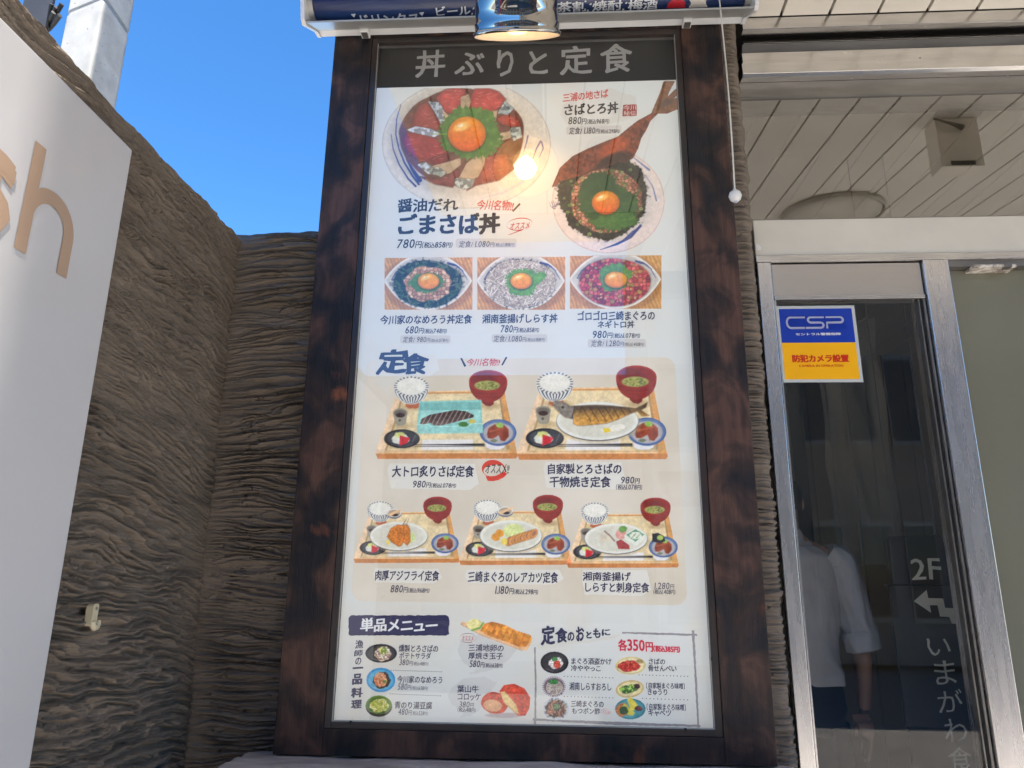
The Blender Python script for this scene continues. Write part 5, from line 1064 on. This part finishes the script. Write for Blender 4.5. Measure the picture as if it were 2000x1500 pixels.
# ------------------------------------------------------------------ coat hook
M_ivory = pm('ivory plastic', (0.62, 0.56, 0.40), 0.35)
hk = thing('coat_hook', 'small ivory plastic hook screwed to the brown wall, lower left', 'hook')
hx_, hy_, hz_ = -0.985, -0.447, 1.40; HK = 0.72
B().prism_x([(hy_ + a * HK, hz_ + b_ * HK) for a, b_ in rrect(-0.013, -0.028, 0.013, 0.036, 0.008, 5)], hx_ - 0.012, hx_ + 0.004).build('plate', M_ivory, hk, bevel=0.0015)
B().tube([(hx_ + 0.003, hy_ + HK * a, hz_ + HK * b_) for a, b_ in ((-0.004, -0.014), (-0.001, -0.027), (0.008, -0.034), (0.018, -0.032), (0.024, -0.024), (0.025, -0.012))], [0.0055, 0.0065, 0.0065, 0.006, 0.0055, 0.004], 12).build('hook_arm', M_ivory, hk)
B().lathe([(0, 0.0016), (0.003, 0.001), (0.0036, 0)], Matrix.Translation((hx_ + 0.0042, hy_ + 0.001, hz_ + 0.016)) @ Matrix.Rotation(math.radians(90), 4, 'Y'), 16).build('screw', M_alud, hk)

# ------------------------------------------------------------------ concrete pole, dark post and cables beyond the wall
def pole_mat():
    m, n, l, p = nodes_of('pale precast concrete'); tc = n.new('ShaderNodeTexCoord')
    a = n.new('ShaderNodeTexNoise'); a.inputs['Scale'].default_value = 5; a.inputs['Detail'].default_value = 7; l.new(tc.outputs['Object'], a.inputs['Vector'])
    r = n.new('ShaderNodeValToRGB'); e = r.color_ramp.elements; e[0].position = .35; e[0].color = (0.27, 0.275, 0.27, 1); e[1].position = .65; e[1].color = (0.34, 0.345, 0.34, 1); l.new(a.outputs['Fac'], r.inputs[0])
    v = n.new('ShaderNodeTexNoise'); v.inputs['Scale'].default_value = 26; v.inputs['Detail'].default_value = 2; l.new(tc.outputs['Object'], v.inputs['Vector'])
    r2 = n.new('ShaderNodeValToRGB'); e = r2.color_ramp.elements; e[0].position = 0.70; e[0].color = (1, 1, 1, 1); e[1].position = 0.75; e[1].color = (0.35, 0.33, 0.31, 1); l.new(v.outputs['Fac'], r2.inputs[0])
    mx = n.new('ShaderNodeMix'); mx.data_type = 'RGBA'; mx.blend_type = 'MULTIPLY'; mx.inputs[0].default_value = 1; l.new(r.outputs[0], mx.inputs[6]); l.new(r2.outputs[0], mx.inputs[7]); l.new(mx.outputs[2], p.inputs['Base Color'])
    b = n.new('ShaderNodeBump'); b.inputs['Distance'].default_value = 0.006; l.new(a.outputs['Fac'], b.inputs['Height']); l.new(b.outputs[0], p.inputs['Normal']); p.inputs['Roughness'].default_value = 0.8; return m
pol = thing('concrete_pole', 'square pale concrete pole rising behind the left wall against the sky', 'pole')
# corners seen from above: left edge, near edge (rounded), right edge, hidden edge
def ray_at(px, py, t): d = RC @ np.array([(px - 1000) / FPX, (py - 750) / FPX, 1.0]); d = d / d[1]; return CAM + d * t
pa, pb, pc_ = ray_at(134, 0, 5.02), ray_at(203, 0, 4.86), ray_at(266, 0, 5.30)
A_, B_, C_ = [Vector((q[0], q[1])) for q in (pa, pb, pc_)]
D_ = A_ + C_ - B_
def rounded(corners, r=0.05, n=5):
    o = []
    for i, c in enumerate(corners):
        p_, q_ = corners[i - 1], corners[(i + 1) % len(corners)]; u, w = (p_ - c).normalized(), (q_ - c).normalized(); s0, s1 = c + u * r, c + w * r
        for k in range(n + 1): t_ = k / n; o.append((1 - t_) ** 2 * s0 + 2 * t_ * (1 - t_) * c + t_ ** 2 * s1)
    return o
fp = rounded([A_, B_, C_, D_]); n_ = len(fp); b = B()
zl = [0, 6.22, 6.235, 6.262, 6.275, 9.5]; sc_ = [1, 1, 0.955, 0.955, 1, 1]; cc_ = (A_ + C_) / 2
vv = [((cc_ + (q - cc_) * s_)[0], (cc_ + (q - cc_) * s_)[1], z_) for z_, s_ in zip(zl, sc_) for q in fp]
b.add(vv, [(i + k * n_, (i + 1) % n_ + k * n_, (i + 1) % n_ + (k + 1) * n_, i + (k + 1) * n_) for k in range(len(zl) - 1) for i in range(n_)], False)
b.add(vv[-n_:], [tuple(range(n_))]); b.build('shaft', pole_mat(), pol)
dp = thing('dark_post', 'dark grey steel post left of the concrete pole, at the top left corner', 'post')
a0, a1 = ray_at(40, 30, 3.6), ray_at(97, 30, 3.6)
B().box(a0[0], a1[0], a0[1], a0[1] + 0.02, 0, 6.5).build('post', pm('dark slate paint', (0.02, 0.022, 0.026), 0.5, b=(0.028, 0.03, 0.035), scale=5, bump=0.001, bscale=30), dp)
cb = thing('cable_bundle', 'bundle of cut black cable ends beside the dark post', 'cable')
for k, (ax, ay, bx_, by_) in enumerate([(92, 54, 101, 8), (95, 52, 110, 14), (95, 55, 121, 8), (96, 58, 117, 30), (93, 50, 105, 24)]):
    p0, p1 = ray_at(ax, ay, 3.55 + 0.01 * k), ray_at(bx_, by_, 3.5); md_ = (p0 + p1) / 2 + np.array([0.0, 0, 0.03 - .012 * k])
    B().tube([ray_at(90, 62, 3.58), p0, md_, p1], [0.008, 0.011, 0.013, 0.014], 8).build('cable', M_black, cb)

# ------------------------------------------------------------------ security sticker on the door glass
st = thing('security_sticker', 'square blue and yellow security sticker at the upper left of the door glass', 'sticker')
YS = 0.1365; x0, x1, z0, z1 = 0.7055, 0.9475, 2.0685, 2.3165
xm_ = 0.0095; zmid = (z0 + z1) / 2 + 0.003
B().box(x0, x1, YS, YS + 0.0012, z0, z1).build('backing', pm('silver sticker border', (0.55, 0.58, 0.57), 0.35, b=(0.5, 0.53, 0.52), scale=3), st)
B().add([(x0 + xm_, YS - .0003, zmid), (x1 - xm_, YS - .0003, zmid), (x1 - xm_, YS - .0003, z1 - xm_), (x0 + xm_, YS - .0003, z1 - xm_)], [(0, 1, 2, 3)]).build('blue_field', flat('sticker blue', (14, 58, 172), 0.3), st)
B().add([(x0 + xm_, YS - .0003, z0 + xm_), (x1 - xm_, YS - .0003, z0 + xm_), (x1 - xm_, YS - .0003, zmid - .0002), (x0 + xm_, YS - .0003, zmid - .0002)], [(0, 1, 2, 3)]).build('yellow_field', flat('sticker yellow', (255, 186, 10), 0.3), st)
M_sw = flat('sticker white', (222, 226, 232), 0.3); M_sr = flat('sticker red', (214, 44, 20), 0.3); M_sb2 = flat('sticker stripe blue', (14, 58, 172), 0.3)
def st_text(s, u0, u1, w0, w1, m, bold, ds=0.0008):
    V, F = glyph_mesh([(s, 1.0)], bold); mn, mx = V.min(0), V.max(0); T = (V - mn) / (mx - mn); Wd, Hd = x1 - x0, z1 - z0
    n0 = max(1, len(T) // (7 if bold > 0.024 else 5 if bold > 0.004 else 1)); return B().add([(x0 + Wd * (u0 + (u1 - u0) * a), YS - ds - 0.00006 * (i // n0), z0 + Hd * (w0 + (w1 - w0) * b_)) for i, (a, b_) in enumerate(T)], F).build('lettering', m, st)
# wide slanted CSP wordmark: letter strokes as bands, then cut by fine blue stripes
Wd, Hd = x1 - x0, z1 - z0
def band(name, pts, w, m, ds):
    """thick polyline in unit sticker coordinates"""
    b = B()
    P_ = [Vector((x0 + Wd * a, z0 + Hd * c_)) for a, c_ in pts]; L_, R_ = [], []
    for i, p_ in enumerate(P_):
        d_ = (P_[min(i + 1, len(P_) - 1)] - P_[max(i - 1, 0)]).normalized(); nn = Vector((-d_.y, d_.x)) * w / 2
        L_.append(p_ + nn); R_.append(p_ - nn)
    v = [(q.x, YS - ds, q.y) for q in L_ + R_]; k_ = len(P_)
    return b.add(v, [(i, i + k_, i + 1 + k_, i + 1) for i in range(k_ - 1)]).build(name, m, st)
tz, bz, mz = 0.845, 0.705, 0.775
def q(cx_, cz, rx, rz, a0_, a1_, n=8): return [(cx_ + rx * math.cos(math.radians(a0_ + (a1_ - a0_) * k / n)), cz + rz * math.sin(math.radians(a0_ + (a1_ - a0_) * k / n))) for k in range(n + 1)]
band('lettering', [(0.36, tz)] + q(0.175, mz, 0.05, 0.07, 90, 270) + [(0.35, bz)], 0.0066, M_sw, 0.0008)
band('lettering', [(0.60, tz)] + q(0.43, tz - .035, 0.035, 0.035, 90, 270, 6) + q(0.55, bz + .035, 0.035, 0.035, 90, -90, 6) + [(0.36, bz)], 0.0066, M_sw, 0.0009)
band('lettering', [(0.63, bz - .01), (0.63, mz), (0.78, mz)] + q(0.80, tz - .035, 0.035, 0.035, -90, 90, 6) + [(0.62, tz)], 0.0066, M_sw, 0.0010)
sb = B()
for k in range(18): zz_ = z0 + Hd * (0.685 + 0.0105 * k); sb.add([(x0 + Wd * 0.11, YS - .0013, zz_), (x0 + Wd * 0.87, YS - .0013, zz_), (x0 + Wd * 0.87, YS - .0013, zz_ + 0.0009), (x0 + Wd * 0.11, YS - .0013, zz_ + 0.0009)], [(0, 1, 2, 3)])
sb.build('stripes', M_sb2, st)
st_text('セントラル警備保障', 0.22, 0.79, 0.605, 0.64, M_sw, 0.03); st_text('防犯カメラ設置', 0.15, 0.855, 0.255, 0.355, M_sr, 0.035); st_text('CAMERA IN OPERATION', 0.225, 0.775, 0.195, 0.225, M_sr, 0.01)

# ------------------------------------------------------------------ hanging sign inside
hs_ = thing('hanging_sign', 'dark wooden hanging sign reading 2F with an arrow, seen through the door glass', 'sign')
M_dw = pm('dark stained board', (0.030, 0.024, 0.022), 0.5, b=(0.045, 0.036, 0.032), scale=6, bump=0.001, bscale=30); M_gp = pm('grey brown board', (0.075, 0.068, 0.062), 0.5, b=(0.06, 0.055, 0.05), scale=4)
YH = 0.60
def poly_y(pts, y, name, m, th, par): return B().prism_y(pts, y, y + th).build(name, m, par)
poly_y([(1.174, 1.470), (1.176, 1.620), (1.186, 1.634), (1.345, 1.640), (1.358, 1.628), (1.366, 1.470)], YH, 'upper_board', M_dw, 0.02, hs_)
B().box(1.160, 1.40, YH + 0.004, YH + 0.02, 1.025, 1.4685).build('middle_board', M_gp, hs_); B().box(1.165, 1.41, YH, YH + 0.02, 0.4, 1.022).build('lower_board', M_dw, hs_)
B().box(1.15, 1.40, YH - 0.004, YH + 0.02, 1.4685, 1.4735).build('steel_strip', M_alu, hs_)
M_lw = pm('cream lettering', (0.85, 0.80, 0.68), 0.5)
for s, r in (('2', (1778, 1091, 1807, 1133)), ('F', (1812, 1090, 1838, 1132)), ('い', (1811, 1247, 1856, 1281)), ('ま', (1824, 1290, 1866, 1337)), ('が', (1831, 1345, 1880, 1393)), ('わ', (1845, 1404, 1889, 1452)), ('食', (1852, 1459, 1899, 1512))):
    text(s, r, None, 0.01 if s in '2F' else 0.004, parent=hs_, y=YH, lift=0.003, matl=M_lw, wob=0.05, rise=0.0 if s in '2F' else 0.06)
ar = [on(px, py, YH) for px, py in [(1784, 1174), (1809, 1152), (1812, 1168), (1841, 1169), (1845, 1187), (1866, 1188), (1868, 1218), (1858, 1218), (1853, 1205), (1835, 1204), (1830, 1182), (1815, 1182), (1818, 1197)]]
B().add([(a[0], YH - 0.003, a[2]) for a in ar][::-1], [tuple(range(len(ar)))]).build('arrow', M_lw, hs_)
for x_ in (1.2, 1.34): B().tube([(x_, YH + .01, 1.63), (x_, YH + .01, 3.13)], 0.0015, 6).build('wire', M_alud, hs_)

# ------------------------------------------------------------------ the man behind the glass
def skin_obj(name, verts, edges, radii, mat, parent, sub=2, root=0):
    me = bpy.data.meshes.new(name); me.from_pydata([tuple(v) for v in verts], edges, []); me.update()
    o = bpy.data.objects.new(name, me); COL.objects.link(o); o.parent = parent
    md = o.modifiers.new('skin', 'SKIN'); md.use_smooth_shade = True
    if not me.skin_vertices: me.skin_vertices.new(name='')
    for i, r in enumerate(radii):
        sv = me.skin_vertices[0].data[i]; sv.radius = r if isinstance(r, tuple) else (r, r); sv.use_root = (i == root)
    ss = o.modifiers.new('sub', 'SUBSURF'); ss.levels = sub; ss.render_levels = sub
    me.materials.append(mat); return o
M_skin = pm('skin', (0.42, 0.24, 0.17), 0.55); M_hair = pm('black hair', (0.012, 0.011, 0.012), 0.45, b=(0.02, 0.018, 0.018), scale=20, bump=0.004, bscale=50, bstretch=(1, 1, .3))
M_shirt = pm('pale blue grey cotton', (0.56, 0.54, 0.56), 0.8, b=(0.50, 0.48, 0.51), scale=6, bump=0.010, bscale=14, bstretch=(1, 1, 0.5)); M_trs = pm('dark navy trousers', (0.014, 0.016, 0.026), 0.8, bump=0.01, bscale=10)
PX0, PY0, PZ = 0.912, 0.90, 0.15
man = thing('person', 'dark haired man seen from behind in a pale shirt with rolled sleeves and dark trousers', 'person')
def pt_(x, y, z): return (PX0 + x, PY0 + y, PZ + z)
body_v = [pt_(0, 0, .98), pt_(0, 0, 1.2), pt_(0, -.01, 1.38), pt_(0, .0, 1.48), pt_(0, .02, 1.56), pt_(0, .02, 1.63), pt_(0, .02, 1.69),
          pt_(.10, 0, 1.43), pt_(.185, 0, 1.41), pt_(.225, -.01, 1.24), pt_(.245, -.02, 1.11), pt_(.255, .02, .95), pt_(.255, .05, .86),
          pt_(-.10, 0, 1.43), pt_(-.185, 0, 1.41), pt_(-.225, -.01, 1.24), pt_(-.245, -.02, 1.11), pt_(-.25, .10, .96), pt_(-.25, .14, .88),
          pt_(.09, 0, .9), pt_(.10, 0, .5), pt_(.10, -.02, .1), pt_(.10, .08, .04), pt_(-.09, 0, .9), pt_(-.10, 0, .5), pt_(-.10, -.02, .1), pt_(-.10, .08, .04)]
body_e = [(0, 1), (1, 2), (2, 3), (3, 4), (4, 5), (5, 6), (2, 7), (7, 8), (8, 9), (9, 10), (10, 11), (11, 12), (2, 13), (13, 14), (14, 15), (15, 16), (16, 17), (17, 18), (0, 19), (19, 20), (20, 21), (21, 22), (0, 23), (23, 24), (24, 25), (25, 26)]
body_r = [.10, .10, .10, .055, .055, .078, .068, .06, .052, .042, .038, .028, .024, .06, .052, .042, .038, .028, .024, .07, .05, .04, .035, .07, .05, .04, .035]
body = skin_obj('body', body_v, body_e, body_r, M_skin, man)
for sx in (1, -1):
    base_ = Vector(pt_(.257 * sx, .055 if sx > 0 else .145, .845)); hv = [base_, base_ + Vector((0, .005, -.07))]; he = [(0, 1)]; hr = [(.036, .016), (.042, .016)]
    for k, L_ in enumerate((.062, .074, .078, .068)):
        r0_ = base_ + Vector((0, .03 - .02 * k, -.08)); i0_ = len(hv); hv += [r0_, r0_ + Vector((-.006 * sx, .002, -L_ * .55)), r0_ + Vector((-.018 * sx, .004, -L_))]; he += [(1, i0_), (i0_, i0_ + 1), (i0_ + 1, i0_ + 2)]; hr += [.0095, .0085, .0075]
    i0_ = len(hv); hv += [base_ + Vector((-.01 * sx, .036, -.025)), base_ + Vector((-.02 * sx, .05, -.06)), base_ + Vector((-.024 * sx, .048, -.085))]; he += [(0, i0_), (i0_, i0_ + 1), (i0_ + 1, i0_ + 2)]; hr += [.012, .010, .0085]
    skin_obj('hand', hv, he, hr, M_skin, man, 1)
def loft(name, rings, mat, par, seg=40, fold=0.008, fs=0.09, seed=1, cap=True):
    """rings: (centre, rx, ry, tilt axis) -> one cloth surface with noise folds"""
    V = []; cs = [Vector(r[0]) for r in rings]; R_ = []
    for k in range(len(rings) - 1):
        for t_ in np.linspace(0, 1, 9)[:-1]: R_.append((cs[k].lerp(cs[k + 1], t_), rings[k][1] * (1 - t_) + rings[k + 1][1] * t_, rings[k][2] * (1 - t_) + rings[k + 1][2] * t_))
    R_.append((cs[-1], rings[-1][1], rings[-1][2])); n = len(R_)
    for i, (c, rx, ry) in enumerate(R_):
        d = (R_[min(i + 1, n - 1)][0] - R_[max(i - 1, 0)][0]).normalized(); a = Vector((1, 0, 0)); a = (a - d * a.dot(d)).normalized(); b_ = d.cross(a)
        for j in range(seg):
            th = 2 * math.pi * j / seg
            f_ = float(fbm(np.array([math.cos(th) * 0.25 + c.x + 7]), np.array([c.z * 0.8 + math.sin(th) * 0.22 + c.x * 0.6]), fs, seed, 3)[0]) - 0.5
            V.append(c + a * math.cos(th) * (rx + fold * 2.4 * f_) + b_ * math.sin(th) * (ry + fold * 2.4 * f_))
    bb = B(); bb.add(V, [(i * seg + j, i * seg + (j + 1) % seg, (i + 1) * seg + (j + 1) % seg, (i + 1) * seg + j) for i in range(n - 1) for j in range(seg)], True)
    if cap: bb.add(V[:seg], [tuple(range(seg))[::-1]]); bb.add(V[-seg:], [tuple(range(seg))])
    return bb.build(name, mat, par)
loft('shirt', [(pt_(0, 0, .965), .168, .125), (pt_(0, 0, 1.00), .178, .132), (pt_(0, 0, 1.05), .166, .122), (pt_(0, 0, 1.2), .172, .122), (pt_(0, -.005, 1.33), .186, .118), (pt_(0, -.005, 1.41), .180, .105), (pt_(0, 0, 1.455), .125, .085), (pt_(0, .0, 1.485), .075, .07)], M_shirt, man, 56, 0.016, 0.10, 3)
for sx in (1, -1):
    loft('sleeve', [(pt_(.140 * sx, 0, 1.425), .055, .07), (pt_(.185 * sx, 0, 1.395), .072, .072), (pt_(.205 * sx, -.005, 1.31), .066, .068), (pt_(.225 * sx, -.01, 1.22), .058, .060), (pt_(.244 * sx, -.015, 1.13), .055, .056)], M_shirt, man, 32, 0.014, 0.06, 5)
    loft('sleeve_cuff', [(pt_(.240 * sx, -.014, 1.150), .060, .060), (pt_(.243 * sx, -.015, 1.135), .064, .064), (pt_(.251 * sx, -.017, 1.085), .062, .062), (pt_(.252 * sx, -.017, 1.080), .054, .054)], M_shirt, man, 32, 0.008, 0.05, 6)
loft('shirt_collar', [(pt_(0, .0, 1.472), .076, .072), (pt_(0, .008, 1.515), .066, .064), (pt_(0, .008, 1.517), .058, .056)], M_shirt, man, 32, 0.003)
loft('trousers', [(pt_(0, 0, .80), .150, .12), (pt_(0, 0, .88), .165, .13), (pt_(0, 0, .96), .160, .122), (pt_(0, 0, 1.01), .155, .115)], M_trs, man, 40, 0.008)
for sx in (1, -1): loft('trouser_leg', [(pt_(.09 * sx, 0, .08), .065, .075), (pt_(.09 * sx, 0, .45), .075, .082), (pt_(.078 * sx, 0, .83), .09, .105)], M_trs, man, 32, 0.012)
hr_ = skin_obj('hair', [pt_(0, -.025, 1.585), pt_(0, -.012, 1.65), pt_(0, .01, 1.715)], [(0, 1), (1, 2)], [(.066, .05), (.090, .088), (.082, .085)], M_hair, man, 3)
for sx in (1, -1): B().lathe([(0.0, -.006), (.012, -.004), (.017, 0), (.012, .005), (0, .005)], Matrix.Translation(pt_(.086 * sx, .02, 1.625)) @ Matrix.Rotation(math.radians(90), 4, 'Y') @ Matrix.Scale(1.6, 4, (1, 0, 0)), 16).build('ear', M_skin, man)
B().lathe([(0, -.008), (.012, -.002), (.010, .012), (0, .02)], Matrix.Translation(pt_(0, .105, 1.615)), 16).build('nose', M_skin, man)
B().box(PX0 - .025, PX0 + .025, PY0 + .088, PY0 + .094, PZ + 1.572, PZ + 1.58).build('mouth', pm('lips', (.3, .12, .1), .5), man, bevel=.002)
for sx in (1, -1):
    B().lathe([(0, -.009), (.008, -.005), (.011, 0), (.008, .005), (0, .009)], Matrix.Translation(pt_(.032 * sx, .083, 1.645)), 16).build('eye', pm('eye', (.6, .6, .6), .2), man)
sp_ = thing('step', 'low step inside the door under the standing man', 'step'); B().box(0.62, 1.5, 0.6, 1.3, 0.0045, 0.15).build('tread', M_room_floor, sp_)

# ------------------------------------------------------------------ across the street, behind the camera: fills the reflections
M_fac = pm('pale rendered facade', (0.50, 0.48, 0.44), 0.85, b=(0.44, 0.42, 0.39), scale=1.5, bump=0.004, bscale=20)
M_win = pm('dark window glass', (0.03, 0.035, 0.04), 0.06, b=(0.04, 0.045, 0.05), scale=2)
sunh = Vector((SUN.x, SUN.y)).normalized(); nrm = Vector((-sunh.y, sunh.x))     # offset measured across the sun's path
def across(x, y): return x * abs(sunh.y) + y * abs(sunh.x) * 1.0
tgt = across(-0.96, -0.882)
def x_at(y): return (tgt - y * abs(sunh.x)) / abs(sunh.y)
YB = -11.1
def building(name, lab, xa_, xb_, y0_, y1_, h, m, ns, nc, sign=None):
    t = thing(name, lab, 'building')
    B().box(xa_, xb_, y0_, y1_, 0, h).build('walls', m, t)
    fh = h / ns
    for i in range(ns):
        for j in range(nc):
            w_ = (xb_ - xa_) / nc; cx_ = xa_ + w_ * (j + .5); zc_ = fh * (i + .5)
            f_ = B().box(cx_ - w_ * .34, cx_ + w_ * .34, y1_ + .005, y1_ + .05, zc_ - fh * .28, zc_ + fh * .28).build('window', M_alud, t)
            B().box(cx_ - w_ * .31, cx_ + w_ * .31, y1_ + .051, y1_ + .056, zc_ - fh * .25, zc_ + fh * .25).build('pane', M_win, f_)
    return t
building('office_building', 'taller pale rendered building across the street, facing the menu board', x_at(-11), x_at(-11) + 1.9, -15, -11.1, 9, M_fac, 3, 2)
M_fd = pm('grey brown facade', (0.30, 0.26, 0.22), 0.8, b=(0.25, 0.22, 0.19), scale=2)
building('shop_building', 'low grey brown shop across the street, left of the tall narrow one', -9.8, x_at(-11) - 0.15, -15, -11.3, 5.2, M_fd, 2, 8)
building('shop_building', 'low grey brown shop across the street, right of the tall narrow one', x_at(-11) + 2.0, 9.5, -15, -11.3, 9.5, M_fd, 3, 7)
building('shop_building', 'red brown building across the street at its right end', 9.6, 16, -15, -11, 8, pm('red brown tiles', (0.22, 0.09, 0.06), 0.6), 3, 5)
building('corner_building', 'white building across the street at its left end', -17, -10, -17, -12, 7, pm('white tiles', (0.66, 0.66, 0.64), 0.5), 2, 6)
sh1 = thing('shop_awning', 'dark red shop awning on the pale building across the street', 'awning')
B().prism_x([(YB + .06, 3.3), (YB + 1.4, 2.7), (YB + 1.4, 2.55), (YB + .06, 3.1)], x_at(-11) + 0.1, x_at(-11) + 1.8).build('canopy', pm('dark red canvas', (0.20, 0.02, 0.03), 0.7), sh1)
sh2 = thing('banner_sign', 'tall red and blue banner sign added on the pavement behind the viewer for the chrome lamp to mirror', 'sign')  # unseen; added to give the chrome lamp coloured strips to reflect
B().box(-2.9, -2.65, -3.6, -3.56, 0.3, 3.4).build('red_panel', pm('red vinyl', (0.50, 0.02, 0.03), 0.4), sh2); B().box(-3.5, -2.95, -3.6, -3.56, 0.3, 3.4).build('blue_panel', pm('blue vinyl', (0.06, 0.14, 0.42), 0.4), sh2)
B().box(-3.54, -2.61, -3.64, -3.61, 0, 3.5).build('frame', M_alud, sh2)

# put each empty at the foot of its thing
bpy.context.view_layer.update()
for o in [o for o in S.objects if o.type == 'EMPTY']:
    pts = [c.matrix_world @ Vector(k) for c in o.children_recursive if c.type == 'MESH' for k in c.bound_box]
    if not pts: continue
    mn = Vector([min(p_[i] for p_ in pts) for i in range(3)]); mx = Vector([max(p_[i] for p_ in pts) for i in range(3)])
    base_ = Vector(((mn.x + mx.x) / 2, (mn.y + mx.y) / 2, mn.z)); o.location = base_
    for c in o.children: c.location = c.location - base_
